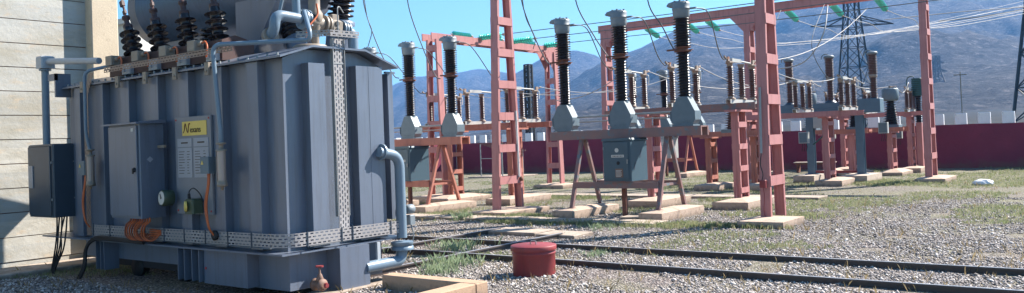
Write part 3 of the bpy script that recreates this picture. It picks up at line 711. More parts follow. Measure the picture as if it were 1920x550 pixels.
# ------------------------------------------------------------------ small yard things
# shed frame
sf = thing('shelter_frame', 'open grey pipe shelter with a sloping slatted roof by the back wall', 'shelter', (0, 0, 0))
a0 = G(905, 333); c0 = G(936, 330)
pts = [V(-31.0, 37.6, 0), V(-29.4, 37.6, 0), V(-31.0, 39.6, 0), V(-29.4, 39.6, 0)]
for p, h in zip(pts, (1.95, 1.95, 1.5, 1.5)):
    MB().cyl(p, p+V(0, 0, h), .035, 8).build('post', 'galvanised', sf)
m = MB()
for i in range(9): t_ = i/8; y = 37.5+t_*2.2; z = 1.98-t_*.5; m.box(-31.1, -29.3, y, y+.12, z, z+.03)
m.build('roof', 'rusty_tray', sf)
m = MB(); m.cyl((-31, 37.6, 1.1), (-29.4, 37.6, 1.1), .02, 8); m.build('rail', 'galvanised', sf)
tag(MB().bbox(-31.6, -28.6, 37.1, 40.0, -.02, .06, .01).build('paving_slab', 'slab'), 'thin concrete base under the pipe shelter', 'slab', 'concrete slabs lying in the gravel', 'thing')
bn = thing('bench', 'low rusty table with a pale top against the back wall', 'bench', (-12.6, 40.6, 0))
MB().box(-.95, .95, -.25, .25, .46, .5).build('top', 'slab', bn)
MB().box(-.9, .9, -.2, .2, .36, .457).build('apron', 'rust', bn)
for x in (-.8, .8):
    m = MB(); m.box(x-.04, x+.04, -.18, .18, 0, .36); m.build('leg', 'rust', bn)
m = MB(); bm = bmesh.new(); bmesh.ops.create_icosphere(bm, subdivisions=3, radius=.28)
for v in bm.verts:
    n_ = math.sin(v.co.x*17)*math.cos(v.co.y*21+v.co.z*13)*.05; v.co *= 1+n_*1.6+random.uniform(-.04, .04); v.co.z = max(v.co.z*.5, -.05)+.05; v.co.x *= 1.1
me = bpy.data.meshes.new('plastic_bag'); bm.to_mesh(me); bm.free(); me.materials.append(MATS['bag_white']); o = bpy.data.objects.new('plastic_bag', me); COL.objects.link(o); o.location = (-4.25, 31.3, 0)
tag(o, 'crumpled white plastic bag lying on the grass at the right', 'bag')
# red drum
dr = thing('drum', 'red lidded steel drum standing on the gravel beside the rails', 'drum', (-7.42, 10.18, 0))
MB().lathe([(.325, -.05), (.325, .30), (.335, .31), (.335, .325), (.325, .335), (.325, .385)], 40).build('body', 'drum_red', dr)
MB().lathe([(.347, .36), (.35, .365), (.35, .425), (.343, .432), (.02, .437)], 40).build('lid', 'drum_red', dr)
m = MB(); m.tube(rnd([(-.05, 0, .43), (-.05, 0, .49), (.05, 0, .49), (.05, 0, .43)], .015, 3), .008, 6); m.build('handle', 'galvanised', dr)
m = MB(); pass
# rails
def rail(p, q, label, name='rail'):
    t = thing(name, label, 'rail', group='steel rails in the gravel'); t['kind'] = 'thing'; p, q = Vector(p), Vector(q); n = max(2, int((q-p).length/1.5)); 
    m = MB(); m.bar(p+V(0, 0, .02), q+V(0, 0, .02), .016, .08)
    m.bar(p+V(0, 0, .066), q+V(0, 0, .066), .058, .024); m.build('web', 'rail_steel', t)
    m = MB(); m.bar(p+V(0, 0, .081), q+V(0, 0, .081), .048, .006); m.build('running_surface', 'rail_top', t)
rail((-17.0, 12.78, 0), (14, 12.62, 0), 'long dark rail crossing the yard behind the red drum, the farther of the two')
rail((-17.0, 11.12, 0), (14, 11.0, 0), 'long dark rail crossing the yard behind the red drum, the nearer of the two')
rail((-11.55, 8.2, 0), (-11.55, 14.6, .01), 'short crossing rail left, passing under the transformer end pipe')
rail((-9.62, 8.6, 0), (-9.62, 14.2, .01), 'short crossing rail right, between the drum and the transformer')
# slabs
def slab(cx_, cy_, sx, sy, label, h=.07, rz=0.):
    o = MB().bbox(-sx/2, sx/2, -sy/2, sy/2, -.05, h, .012).build('paving_slab', 'slab', loc=(cx_, cy_, 0)); o.rotation_euler = (0, 0, rz)
    tag(o, label, 'slab', 'concrete slabs lying in the gravel', 'thing')
slab(-10.95, 14.55, 1.35, .8, 'pale concrete slab behind the drum, the left one of the two', .07); slab(-9.72, 14.45, .95, .78, 'pale concrete slab behind the drum, the right one of the two', .06, .03)
xs = -18.6; ks = ('leftmost, by the transformer pipe', 'below the left breaker footing', 'in front of the left breaker', 'left of the flat column footing', 'just in front of the flat column footing', 'between column footing and nearest breaker', 'under the left legs of the nearest breaker', 'under the cabinet of the nearest breaker', 'at the right foot of the nearest breaker')
for i, l in enumerate(ks):
    wd = random.uniform(1.02, 1.18); slab(xs+wd/2, 16.95+random.uniform(-.03, .03), wd-.05, .78, 'trench cover slab '+l, .06+random.uniform(-.015, .015), random.uniform(-.02, .02)); xs += wd
xs = -18.3
for i, l in enumerate(('far left behind the left breaker', 'second from the left', 'behind the flat column footing', 'right behind the flat column footing', 'behind the nearest breaker, left part', 'behind the nearest breaker, middle part', 'behind the nearest breaker, right part', 'rightmost of the back row')):
    wd = 1.35; slab(xs+wd/2, 24.9+random.uniform(-.03, .03), wd-.05, .9, 'back row trench slab '+l, .06, random.uniform(-.02, .02)); xs += wd
slab(-10.0, 18.2, .8, .6, 'slab lying under the cable post of the nearest breaker', .05, .1); slab(-12.6, 9.0, .6, .5, 'slab edge behind the transformer end', .05, 0)
slab(-14.3, 38.5, 1.6, .6, 'pale slab pile on the grass before the back wall', .16, .1)
# kerb collar of the oil pit
m = MB(); m.bbox(-8.62, -6.88, 8.16, 8.4, -.1, .2, .012); m.bbox(-7.14, -6.88, 4.8, 8.155, -.1, .2, .012)
tag(m.build('pit_kerb', 'kerb'), 'low tan concrete kerb turning a corner in front of the red drum', 'kerb')
tag(MB().bbox(-9.28, -8.86, 5.6, 9.04, -.1, .03, .01).build('plinth', 'slab'), 'pale concrete strip along the foot of the transformer end', 'plinth')

# ------------------------------------------------------------------ TRANSFORMER
T = thing('power_transformer', 'large blue grey power transformer with ribbed tank, bushings and control cabinets at the left', 'transformer')
XE, YF, YB, XL = -9.2, 7.02, 8.8, -15.3
m = MB()
prof = [(YF, .64), (YF, 3.26), (7.39, 3.40), (8.36, 3.40), (YB, 3.24), (YB, .64)]
m.prism(prof, 'x', XL, XE); m.build('tank', 'steel_paint', T)
# stiffener ribs, front and end, each a part
def rib_front(xr, w=.26, d=.13):
    MB().bbox(xr-w, xr, YF-d, YF+.02, .66, 3.24, .004).build('stiffener', 'steel_paint', T)
for xr in (-13.85, -13.0, -12.12, -11.28, -10.42, -9.58): rib_front(xr)
rib_front(-14.65, .2)
for y0, y1 in ((7.34, 7.62), (8.2, 8.72)):
    MB().box(XE-.02, XE+.15, y0, y1, .66, 3.2).build('stiffener', 'steel_paint', T)
MB().box(XE+.15, XE+.153, 8.44, 8.448, .66, 3.2).build('weld_seam', 'steel_paint', T)
# lid
m = MB()
def lidp(dz): return [(6.84, 3.27+dz), (7.39, 3.44+dz), (8.36, 3.44+dz), (9.02, 3.22+dz)]
m.prism(lidp(0)+[(a, c-.028) for a, c in reversed(lidp(0))], 'x', XL-.18, XE+.2)
m.build('lid', 'steel_paint', T)
m = MB()
for x in np.arange(XL, XE+.1, .22): m.cyl((x, 6.9, 3.285), (x, 6.9, 3.32), .016, 6)
each(m, 'lid_bolt', 'galvanised', T)
for x in (-14.4, -13.2, -12.35, -11.5, -10.65):
    m = MB(); m.box(x-.05, x+.05, 6.80, 6.835, 3.13, 3.30); m.box(x-.05, x+.05, 6.80, 6.95, 3.30, 3.315); m.cyl((x, 6.80, 3.19), (x, 6.785, 3.19), .018, 6); m.build('rim_clip', 'valve_beige', T)
# skirt flange, lower tank, jacking brackets, bogies
MB().box(-15.95, -9.0, 6.77, 9.03, .615, .64).build('base_flange', 'steel_paint', T)
m = MB(); m.box(-14.9, -11.0, 7.05, 8.75, .30, .614); m.box(-11.0, -9.22, 7.05, 8.75, .1, .614); m.build('lower_tank', 'steel_paint', T)
for y in (7.35, 8.5):
    m = MB(); m.box(-14.6, -11.1, y-.07, y+.07, .14, .298); m.build('bogie_beam', 'mast_steel', T)
m = MB(); m.box(-9.40, -8.95, 7.7, 8.25, .0, .613); m.build('jacking_foot', 'steel_paint', T)
m = MB(); m.box(-10.95, -9.9, 6.86, 7.049, .12, .60); m.build('jacking_foot', 'steel_paint', T)
for xb in (-11.55, -11.38, -11.18, -11.0, -14.05, -13.9, -13.78):
    m = MB(); m.box(xb, xb+.018, 6.8, 7.049, .14, .613); m.build('gusset_plate', 'steel_paint', T)
m = MB(); m.cyl((-10.9, 6.86, .34), (-10.9, 6.85, .34), .02, 10); m.build('red_plug', 'bolt_red', T)
for x in (-10.3, -12.2, -13.6):
    for y in (7.35, 8.5):
        m = MB(); m.lathe([(.05, -.09), (.19, -.08), (.19, -.05), (.16, -.045), (.16, .06), (.05, .07)], 20, (x, y, .14), (0, 1, 0)); m.build('wheel', 'black_rubber', T)
# cable trays (strips with UVs in metres)
def strip(name, mat, path, wdir, width, parent):
    path = [Vector(p) for p in path]; wd = Vector(wdir)*width; s = 0; vs = []; fs = []; us = []
    for i, p in enumerate(path):
        if i: s += (p-path[i-1]).length
        vs += [p, p+wd]; us += [(s, 0), (s, width)]
    fs = [(2*i, 2*i+2, 2*i+3, 2*i+1) for i in range(len(path)-1)]
    me = bpy.data.meshes.new(name); me.from_pydata([tuple(v) for v in vs], [], fs); me.materials.append(MATS[mat]); uv = me.uv_layers.new(name='UVMap')
    for lp in me.loops: uv.data[lp.index].uv = us[lp.vertex_index]
    me.update(); o = bpy.data.objects.new(name, me); COL.objects.link(o); o.parent = parent
    sol = o.modifiers.new('s', 'SOLIDIFY'); sol.thickness = .004; return o
lowpath = rnd([(-14.25, 6.80, .70), (-8.96, 6.80, .72), (-8.96, 9.02, .70), (-9.2, 9.05, .70)], .3, 8)
t0 = strip('cable_tray', 'tray_galv', lowpath, (0, 0, 1), .18, T)
m = MB()
for x in np.arange(-14.1, -9.3, .55):
    m.box(x, x+.014, 6.788, 6.80, .70, .905)
for y in (7.15, 7.75, 7.95, 8.7): m.box(-8.96, -8.948, y, y+.014, .70, .905)
each(m, 'tray_strap', 'steel_dark', t0)
m = MB(); m.box(-14.2, -9.3, 6.805, 6.88, .70, .704); m.box(-9.03, -8.965, 7.2, 8.8, .70, .704); each(m, 'tray_bottom', 'galvanised', t0)
strip('cable_tray', 'tray_galv', rnd([(-8.97, 7.72, .80), (-9.0, 7.76, 1.05), (-9.02, 7.76, 3.2), (-9.02, 7.76, 3.56)], .1), (0, 1, 0), .18, T)
m = MB()
for z in (1.05, 1.9, 2.7, 3.2): m.box(-9.025, -9.01, 7.74, 7.96, z, z+.02)
for y in (7.745, 7.955): m.box(-9.06, -9.0, y-.004, y+.004, 1.05, 3.56)
each(m, 'tray_strap', 'galvanised', T)
strip('cable_tray', 'tray_galv', [(-9.5, 7.5, 3.60), (-8.95, 7.66, 3.58), (-8.9, 8.15, 3.58)], (0, 0, 1), .09, T)
strip('cable_tray', 'tray_brown', rnd([(-14.3, 6.79, .70), (-14.3, 6.79, .9), (-14.3, 6.79, 3.1), (-14.2, 6.85, 3.45)], .1), (1, 0, 0), .16, T)
strip('cable_tray', 'tray_brown', [(-13.6, 6.80, 3.40), (-10.0, 6.80, 3.42)], (0, 0, 1), .09, T)
# big cabinet
cb = MB().bbox(-12.89, -11.99, 6.50, 6.9, 1.06, 2.5, .012).build('cabinet', 'steel_paint', T)
MB().prism([(6.42, 2.49), (6.42, 2.515), (6.9, 2.56), (6.9, 2.50)], 'x', -13.0, -11.93).build('rain_hood', 'steel_paint', cb)
MB().bbox(-12.86, -12.03, 6.47, 6.497, 1.1, 2.47, .006).build('door', 'steel_paint', cb)
m = MB(); m.lathe([(.035, 0), (.035, .02), (.02, .03)], 14, (-12.09, 6.47, 1.8), (0, -1, 0)); m.box(-12.105, -12.075, 6.43, 6.445, 1.74, 1.82); m.build('handle', 'black_rubber', cb)
MB().box(-12.17, -12.10, 6.464, 6.47, 2.38, 2.43).build('sticker', 'white_label', cb)
m = MB(); c_ = (6.66, 1.95); m.prism([(c_[0]-.05, c_[1]), (c_[0], c_[1]+.045), (c_[0]+.05, c_[1]), (c_[0], c_[1]-.045)], 'x', -11.99, -11.985); m.build('side_sticker', 'plate_sheet', cb)
m = MB(); m.box(-11.985, -11.8, 6.78, 6.82, 2.12, 2.16); m.box(-11.985, -11.8, 6.78, 6.82, 1.25, 1.29); each(m, 'bracket', 'valve_beige', cb)
for k in range(9):
    x = -12.66+k*.07; m = MB()
    r = random.uniform(-.02, .02)
    m.tube(spl([(x+.12, 6.62, 1.07), (x+.12, 6.62, 1.01), (x+.03, 6.60, .95), (x-.045+r*.4, 6.60+r, .86), (x-.04, 6.62, .77), (x+.03+r, 6.66, .71), (x+.08, 6.72, .73), (x+.1, 6.79, .80)], 6), .0125, 7)
    m.build('orange_cable', 'orange_cable' if k % 3 else 'orange_dark', T)
m = MB()
for k in range(4): m.tube(spl([(-12.25, 6.77, .77+k*.03), (-12.1, 6.74, .78+k*.03), (-11.98, 6.80, .79+k*.02)], 5), .012, 6)
m.build('orange_cable', 'orange_cable', T)
# nameplate board
nb = MB().bbox(-11.60, -10.66, 6.85, 6.885, 1.12, 2.56, .004).build('name_board', 'plate_grey', T)
MB().box(-11.39, -10.76, 6.842, 6.849, 2.28, 2.49).build('logo_plate', 'yellow_label', nb)
def text(s, loc, size, mat, parent, name='lettering', rot=(PI/2, 0, 0), ext=.002, sx=1.):
    cu = bpy.data.curves.new(name, 'FONT'); cu.body = s; cu.size = size; cu.extrude = ext; cu.align_x = 'LEFT'; cu.materials.append(MATS[mat])
    o = bpy.data.objects.new(name, cu); COL.objects.link(o); o.location = loc; o.rotation_euler = rot; o.scale = (sx, 1, 1); o.parent = parent
    dg = bpy.context.evaluated_depsgraph_get(); me = bpy.data.meshes.new_from_object(o.evaluated_get(dg)); bpy.data.objects.remove(o)
    o = bpy.data.objects.new(name, me); COL.objects.link(o); o.location = loc; o.rotation_euler = rot; o.scale = (sx, 1, 1); o.parent = parent; return o
text('exans', (-11.18, 6.838, 2.325), .13, 'ink', nb, sx=.95)
m = MB(); m.tube(spl([(-11.36+a_*1.15, 6.838, 2.325+c_*.98) for a_, c_ in ((0, 0), (.025, .03), (.04, .11), (.055, .135), (.075, .07), (.10, .005), (.115, .02), (.13, .11), (.145, .14), (.165, .125))], 4), .006, 6); m.build('logo_letter', 'rust', nb)
for x0 in (-11.53, -11.10):
    q = MB().box(x0, x0+.38, 6.843, 6.849, 1.66, 2.1).build('rating_sheet', 'plate_sheet', nb); MB().box(x0, x0+.38, 6.843, 6.849, 2.115, 2.24).build('rating_header', 'plate_sheet', nb)
    m = MB()
    for r_ in range(9): m.box(x0+.03, x0+.03+random.uniform(.08, .18), 6.8405, 6.842, 1.72+r_*.04, 1.728+r_*.04); m.box(x0+.25, x0+.25+random.uniform(.03, .09), 6.8405, 6.842, 1.72+r_*.04, 1.728+r_*.04)
    m.box(x0+.1, x0+.28, 6.8405, 6.842, 2.165, 2.185)
    m.build('rating_lines', 'ink', q)
m = MB()
for x in (-11.56, -10.70):
    for z in (1.17, 2.52): m.cyl((x, 6.85, z), (x, 6.84, z), .014, 8)
each(m, 'screw', 'bolt_red', nb)
# gauges on board
g = MB().lathe([(.03, 0), (.12, .02), (.12, .16), (.11, .18)], 24, (-11.62, 6.80, 1.36), (-.1, -1, .05)).build('gauge', 'gauge_green', T)
m = MB(); m.lathe([(.1, .181), (.001, .183)], 24, (-11.62, 6.80, 1.36), (-.1, -1, .05), cap=False); m.build('gauge_dial', 'white_label', g)
m = MB(); m.lathe([(.017, .184), (.016, .19)], 10, (-11.62, 6.80, 1.36), (-.1, -1, .05)); m.bar((-11.63, 6.612, 1.37), (-11.66, 6.612, 1.43), .008); m.build('gauge_needle', 'ink', g)
g = MB().bbox(-11.1, -10.88, 6.66, 6.84, 1.14, 1.36, .02).build('relay_box', 'gauge_green', T)
m = MB(); m.lathe([(.075, 0), (.075, .03), (.05, .035)], 18, (-11.03, 6.66, 1.25), (-.5, -1, 0)); m.build('relay_dial', 'yellow_label', g)
m = MB(); m.tube(spl([(-11.02, 6.72, 1.36), (-11.02, 6.70, 1.46), (-10.93, 6.72, 1.51), (-10.87, 6.78, 1.42), (-10.86, 6.82, 1.3)]), .008, 6); m.cyl((-11.06, 6.72, 1.36), (-11.06, 6.72, 1.43), .02, 8); m.build('relay_lead', 'black_rubber', g)
# silica breathers with long pipes
def breather(x, ztop, y=6.72):
    e = bpy.data.objects.new('breather', None); COL.objects.link(e); e.parent = T; e.location = (x, y, 0)
    MB().lathe([(.06, 1.62), (.06, 2.03)], 18).build('glass', 'silica_glass', e)
    m = MB(); m.lathe([(.075, 2.03), (.075, 2.055), (.03, 2.06), (.03, 2.12), (.07, 2.13), (.07, 2.15), (.03, 2.16)], 18)
    m.lathe([(.0, 1.48), (.02, 1.49), (.02, 1.53), (.075, 1.54), (.075, 1.58), (.068, 1.585), (.068, 1.62)], 18)
    for k in range(3): a_ = k*2.1; m.cyl((.068*math.cos(a_), .068*math.sin(a_), 1.6), (.068*math.cos(a_), .068*math.sin(a_), 2.04), .006, 6)
    m.build('cap', 'valve_beige', e)
    return e
breather(-10.22, 2.1); breather(-13.98, 2.1)
m = MB(); m.tube(rnd([(-10.22, 6.72, 2.13), (-10.19, 6.70, 2.3), (-10.27, 6.66, 3.52), (-9.9, 6.9, 3.52), (-8.95, 7.3, 3.50), (-8.95, 7.3, 3.62), (-9.3, 7.5, 3.95)], .14, 6), .032, 10); m.build('breather_pipe', 'pipe_grey', T)
m = MB(); m.tube(rnd([(-13.98, 6.72, 2.13), (-13.98, 6.66, 2.4), (-13.98, 6.66, 3.45), (-13.7, 6.9, 3.52), (-13.3, 7.2, 3.6)], .12, 6), .028, 10); m.build('breather_pipe', 'pipe_grey', T)
# small terminal boxes
for x, z in ((-10.66, 1.72), (-14.28, 1.72)):
    q = MB().bbox(x, x+.21, 6.66, 6.78, z, z+.24, .008).build('terminal_box', 'breaker_grey', T)
    m = MB(); m.prism([(x+.03, z+.13), (x+.09, z+.13), (x+.06, z+.19)], 'y', 6.655, 6.659); m.build('warning_sticker', 'yellow_label', q)
    m = MB()
    for k in range(3): m.tube(spl([(x+.1+k*.02, 6.72, z), (x+.12+k*.015, 6.70, z-.15), (x+.05+k*.02, 6.69, z-.45), (x+.1+k*.01, 6.7, z-.75), (x+.14, 6.76, z-.88)]), .012, 6)
    m.build('orange_cable', 'orange_cable', q)
m = MB(); m.lathe([(.03, 0), (.07, .01), (.075, .04), (.04, .05)], 12, (-10.52, 6.80, .84), (0, -1, 0)); m.build('cable_gland', 'black_rubber', T)
# control box at far left with pipe
q = MB().bbox(-16.18, -15.2, 6.66, 7.12, .98, 2.28, .02).build('control_box', 'steel_dark', T)
MB().bbox(-16.14, -15.28, 6.635, 6.658, 1.02, 2.24, .01).build('door', 'steel_dark', q)
MB().box(-16.1, -15.93, 6.62, 6.634, 1.5, 1.9).build('window_pane', 'plate_sheet', q)
m = MB()
for z in (1.3, 1.95): m.cyl((-15.22, 6.64, z-.02), (-15.22, 6.64, z+.02), .014, 8); m.box(-15.2, -15.195, 7.0, 7.02, z, z+.02)
each(m, 'hinge', 'galvanised', q)
m = MB(); m.cyl((-15.63, 6.75, 2.27), (-15.62, 6.75, 3.62), .062, 14); m.lathe([(.1, 0), (.1, .03)], 14, (-15.62, 6.75, 3.60)); m.build('riser_pipe', 'pipe_grey', T)
m = MB(); m.bbox(-15.74, -15.50, 6.64, 6.88, 3.64, 3.86, .02); m.build('gearbox', 'bright_metal', T)
m = MB(); m.cyl((-15.5, 6.76, 3.76), (-13.95, 6.9, 3.64), .055, 14); m.build('drive_shaft', 'bright_metal', T)
m = MB(); m.box(-15.5, -15.2, 6.74, 6.78, 3.4, 3.52); m.box(-15.25, -15.2, 6.74, 7.0, 3.1, 3.52); m.build('bracket', 'steel_paint', T)
m = MB()
for k in range(5):
    dx = k*.05; m.tube(spl([(-15.42+dx*1.9, 6.80, 1.0), (-15.40+dx*(1.7-.6*(k%2)), 6.78, .7), (-15.44+dx*1.5, 6.76, .4), (-15.50+dx*.6, 6.72, .05), (-15.52+dx*.6, 6.70, -.2)]), .014, 8)
each(m, 'hanging_cable', 'black_rubber', T)
m = MB()
for k in range(3): m.tube(spl([(-12.4, 6.74, .645+k*.01), (-13.3, 6.72, .66+k*.02), (-13.85, 6.70, .645+k*.022), (-14.1-k*.02, 6.68, .5), (-14.13-k*.035, 6.66, .2), (-14.3-k*.04, 6.62, -.05), (-14.6, 6.6, -.2)]), .02, 8)
each(m, 'hanging_cable', 'black_rubber', T)
# LV bushings on a turret bar
m = MB(); m.prism([(7.05, 3.36), (7.05, 3.66), (7.28, 3.74), (7.6, 3.66), (7.6, 3.4)], 'x', -13.9, -10.62); m.build('turret', 'rusty_dark', T)
for i, x in enumerate((-13.35, -12.52, -11.70, -10.92)):
    e = bpy.data.objects.new('bushing', None); COL.objects.link(e); e.parent = T; e.location = (x, 7.2, 3.66); e.rotation_euler = (-.02, -.38+.06*i, 0); e.scale = (.86, .86, 1.12)
    pr_ = [(.095, 0)]
    for k in range(4): z = .06+k*.108; pr_ += [(.095, z), (.185, z+.008), (.187, z+.014), (.095, z+.04)]
    pr_ += [(.085, .5)]
    MB().lathe(pr_, 22).build('porcelain', 'porcelain', e)
    m = MB(); m.lathe([(.075, .48), (.09, .5), (.09, .54), (.05, .56), (.05, .64), (.075, .65), (.075, .69), (.022, .70), (.022, 1.1)], 14); m.box(-.05, .04, -.02, .02, .74, .80); m.box(-.07, .03, -.03, .03, .88, .97); m.build('terminal', 'rusty_dark', e)
    m = MB(); m.bbox(x-.28, x-.08, 6.84, 7.0, 3.52, 3.68, .008); m.cyl((x-.08, 6.92, 3.62), (x+.0, 6.92, 3.63), .035, 10); bx = m.build('current_box', 'valve_beige', T)
    m = MB(); m.tube(spl([(x, 6.92, 3.63), (x+.1, 6.90, 3.64), (x+.2, 6.87, 3.57), (x+.22, 6.85, 3.45), (x+.20, 6.85, 3.40)]), .014, 7); m.build('orange_cable', 'orange_cable', bx)
    m = MB(); m.bbox(x-.02, x+.24, 6.98, 7.1, 3.36, 3.52, .01); m.box(x+.02, x+.09, 6.96, 6.98, 3.40, 3.46); m.build('mounting_foot', 'bright_metal', bx)
# conservator and its bracket
m = MB(); m.lathe([(.05, -.12), (.35, -.1), (.6, -.04), (.68, .04), (.68, .3), (.69, .3), (.69, .33), (.68, .33), (.68, 4.2), (.6, 4.28), (.1, 4.33)], 48, (-14.75, 8.5, 4.73), (1, 0, 0)); m.build('conservator', 'steel_paint', T)
m = MB(); m.prism([(-11.5, 3.44), (-11.15, 3.44), (-10.2, 4.62), (-11.5, 4.62)], 'y', 7.9, 8.9); m.build('conservator_bracket', 'steel_paint', T)
m = MB(); m.prism([(-14.4, 3.44), (-13.4, 3.44), (-13.0, 4.3), (-14.2, 4.3)], 'y', 8.3, 8.34); m.build('conservator_bracket', 'steel_paint', T)
# pipework on the lid at the near end
XP = -9.6; ax_ = (0, 1, -.10)
m = MB(); m.tube(rnd([(XP, 7.66, 3.90), (XP, 7.24, 3.92), (XP-.02, 7.22, 3.68), (XP-.3, 7.3, 3.62)], .16, 7), .075, 16); m.build('oil_pipe', 'pipe_grey', T)
m = MB(); m.cyl((XP-.02, 7.62, 3.95), (XP-.02, 7.60, 4.9), .06, 14); m.build('oil_pipe', 'pipe_grey', T)
m = MB(); m.lathe([(.12, 0), (.12, .03)], 18, (XP-.12, 7.25, 3.64), (-1, .2, -.1)); m.lathe([(.12, .04), (.12, .07)], 18, (XP-.12, 7.25, 3.64), (-1, .2, -.1)); each(m, 'pipe_flange', 'valve_beige', T)
m = MB()
for t_ in (0, .055): m.lathe([(.15, t_), (.15, t_+.035)], 24, (XP, 7.70, 3.90), ax_)
for k in range(8): m.cyl((XP+.12*math.cos(k*.785), 7.685, 3.90+.12*math.sin(k*.785)), (XP+.12*math.cos(k*.785), 7.82, 3.89+.12*math.sin(k*.785)), .014, 6)
m.build('pipe_flange', 'pipe_grey', T)
gv = MB(); gv.lathe([(.09, 0), (.105, .03), (.105, .2), (.1, .26)], 20, (XP, 7.80, 3.88), ax_); gv.lathe([(.105, 0), (.12, .03), (.12, .14), (.085, .2), (.085, .34)], 18, (XP, 7.93, 3.86), (0, 0, 1)); gv.lathe([(.10, 0), (.06, .2), (.06, .3)], 18, (XP, 7.93, 3.84), (0, 0, -1))
gv = gv.build('gate_valve', 'valve_beige', T)
m = MB(); m.lathe([(.035, 0), (.035, .02)], 12, (XP+.1, 7.85, 3.93), (1, -1, 0)); m.build('valve_window', 'black_rubber', gv)
m = MB()
for t_ in (0, .065): m.lathe([(.145, t_), (.145, t_+.03)], 24, (XP, 8.07, 3.85), ax_)
each(m, 'pipe_flange', 'valve_beige', T)
bz = MB(); bz.bbox(XP-.11, XP+.11, 8.17, 8.40, 3.71, 3.93, .03); bz.bbox(XP-.05, XP+.05, 8.22, 8.36, 3.93, 4.02, .01); bz = bz.build('gas_relay', 'valve_beige', T)
m = MB(); m.lathe([(.038, 0), (.038, .012)], 14, (XP+.11, 8.26, 3.87), (1, 0, 0)); m.lathe([(.038, 0), (.038, .012)], 14, (XP+.11, 8.26, 3.77), (1, 0, 0)); each(m, 'relay_window', 'black_rubber', bz)
m = MB()
for t_ in (0, .05, .10): m.lathe([(.14, t_), (.14, t_+.022)], 24, (XP, 8.41, 3.81), ax_)
each(m, 'pipe_flange', 'pipe_grey', T)
m = MB(); m.tube(rnd([(XP, 8.5, 3.80), (XP, 8.66, 3.77), (XP, 8.67, 3.3)], .12, 6), .08, 14); m.lathe([(.11, 0), (.11, .03)], 16, (XP, 8.67, 3.40)); m.build('oil_pipe', 'pipe_grey', T)
m = MB(); m.tube(spl([(-9.45, 7.85, 4.12), (-9.43, 7.84, 3.95), (-9.42, 7.66, 3.75), (-9.42, 7.6, 3.55)]), .014, 6); m.build('copper_lead', 'copper' if 'copper' in MATS else 'orange_cable', T)
m = MB(); m.tube(rnd([(-8.98, 7.83, 3.56), (-8.98, 7.83, 4.0), (-9.02, 7.9, 4.03), (-9.05, 8.0, 3.95)], .03, 3), .008, 6); m.build('thin_tube', 'galvanised', T)
m = MB(); m.tube(rnd([(-9.75, 7.6, 4.6), (-9.9, 7.5, 3.9), (-9.9, 7.3, 3.55)], .1), .025, 8); m.build('thin_tube', 'pipe_grey', T)
MB().lathe([(.26, 0), (.26, .07), (.22, .1)], 26, (-9.62, 7.85, 3.43)).build('lid_boss', 'valve_beige', T)
# HV bushing at the near end: only its black lower sheds reach into the picture
def hv(x, y, z0, n, lean, r=.2, label=None):
    e = bpy.data.objects.new('high_voltage_bushing', None); COL.objects.link(e); e.parent = T; e.location = (x, y, z0); e.rotation_euler = lean
    pr_ = [(r*.7, 0)]
    for k in range(n): z = .03+k*.082; pr_ += [(r*.6, z), (r*.98, z+.02), (r, z+.035), (r*.98, z+.05), (r*.6, z+.07)]
    MB().lathe(pr_, 24).build('porcelain', 'porcelain', e)
    m = MB(); m.lathe([(r*1.15, -.1), (r*1.15, -.03), (r*.8, -.0)], 22); m.cyl((0, 0, -.5), (0, 0, -.1), r*.95, 18); m.build('turret', 'steel_paint', e)
hv(-10.15, 8.90, 4.08, 16, (.0, .17, 0), .21); hv(-10.62, 8.35, 3.78, 5, (0, -.5, 0), .17); hv(-12.4, 8.0, 3.6, 6, (0, .05, 0), .17)
# side radiator pipe and radiators beyond
m = MB(); m.box(-9.32, -9.12, 8.9, 9.0, .9, 3.12); m.box(-9.16, -9.12, 8.86, 9.06, 3.12, 3.15); m.build('radiator_post', 'steel_paint', T)
for k in range(6): MB().box(-10.1-k*.75, -9.5-k*.75, 8.95, 9.35, .9, 2.95).build('radiator', 'steel_paint', T)
m = MB(); m.tube(rnd([(-9.0, 8.55, 1.93), (-8.98, 8.95, 1.86), (-8.98, 8.95, .62)], .2, 7), .078, 16); m.lathe([(.12, -.01), (.12, .02)], 18, (-9.02, 8.62, 1.93), (0, 1, -.1)); m.build('drain_pipe', 'pipe_grey', T)
m = MB(); m.lathe([(.17, .44), (.17, .49), (.15, .495), (.15, .51), (.17, .515), (.17, .56)], 24, (-8.98, 8.95, 0)); m.tube(rnd([(-8.98, 8.95, .45), (-8.98, 8.9, .28), (-9.0, 8.2, .27)], .2, 7), .085, 16); m.build('drain_elbow', 'pipe_grey', T)
m = MB(); m.box(-9.02, -8.98, 8.44, 8.5, .34, .61); m.build('pipe_stay', 'bright_metal', T)
# drain valve
m = MB(); m.lathe([(.05, 0), (.085, .01), (.085, .05), (.06, .06), (.06, .14), (.085, .15), (.085, .18), (.03, .19)], 16, (-9.1, 7.36, .16), (1, 0, 0)); m.lathe([(.04, 0), (.055, .03), (.03, .1), (.015, .12), (.015, .2)], 14, (-8.98, 7.36, .2), (0, 0, 1)); m.build('drain_valve', 'rusty_tray', T)
m = MB(); m.lathe([(.055, 0), (.055, .02)], 8, (-8.98, 7.36, .4)); m.lathe([(.04, 0), (.03, .03)], 12, (-8.86, 7.36, .16), (1, 0, 0)); each(m, 'valve_wheel', 'drum_red', T)
# grey device on the far side
m = MB(); m.lathe([(.06, 0), (.075, .02), (.075, .13), (.05, .16)], 14, (-9.12, 9.2, 1.02), (0, 1, 0)); m.bbox(-9.18, -9.06, 9.22, 9.34, .78, .93, .01); m.tube(spl([(-9.1, 9.28, .78), (-9.08, 9.3, .6), (-9.15, 9.28, .35)]), .01, 6); m.box(-9.2, -9.1, 9.0, 9.2, .97, 1.06); m.build('pump_motor', 'cast_metal', T)

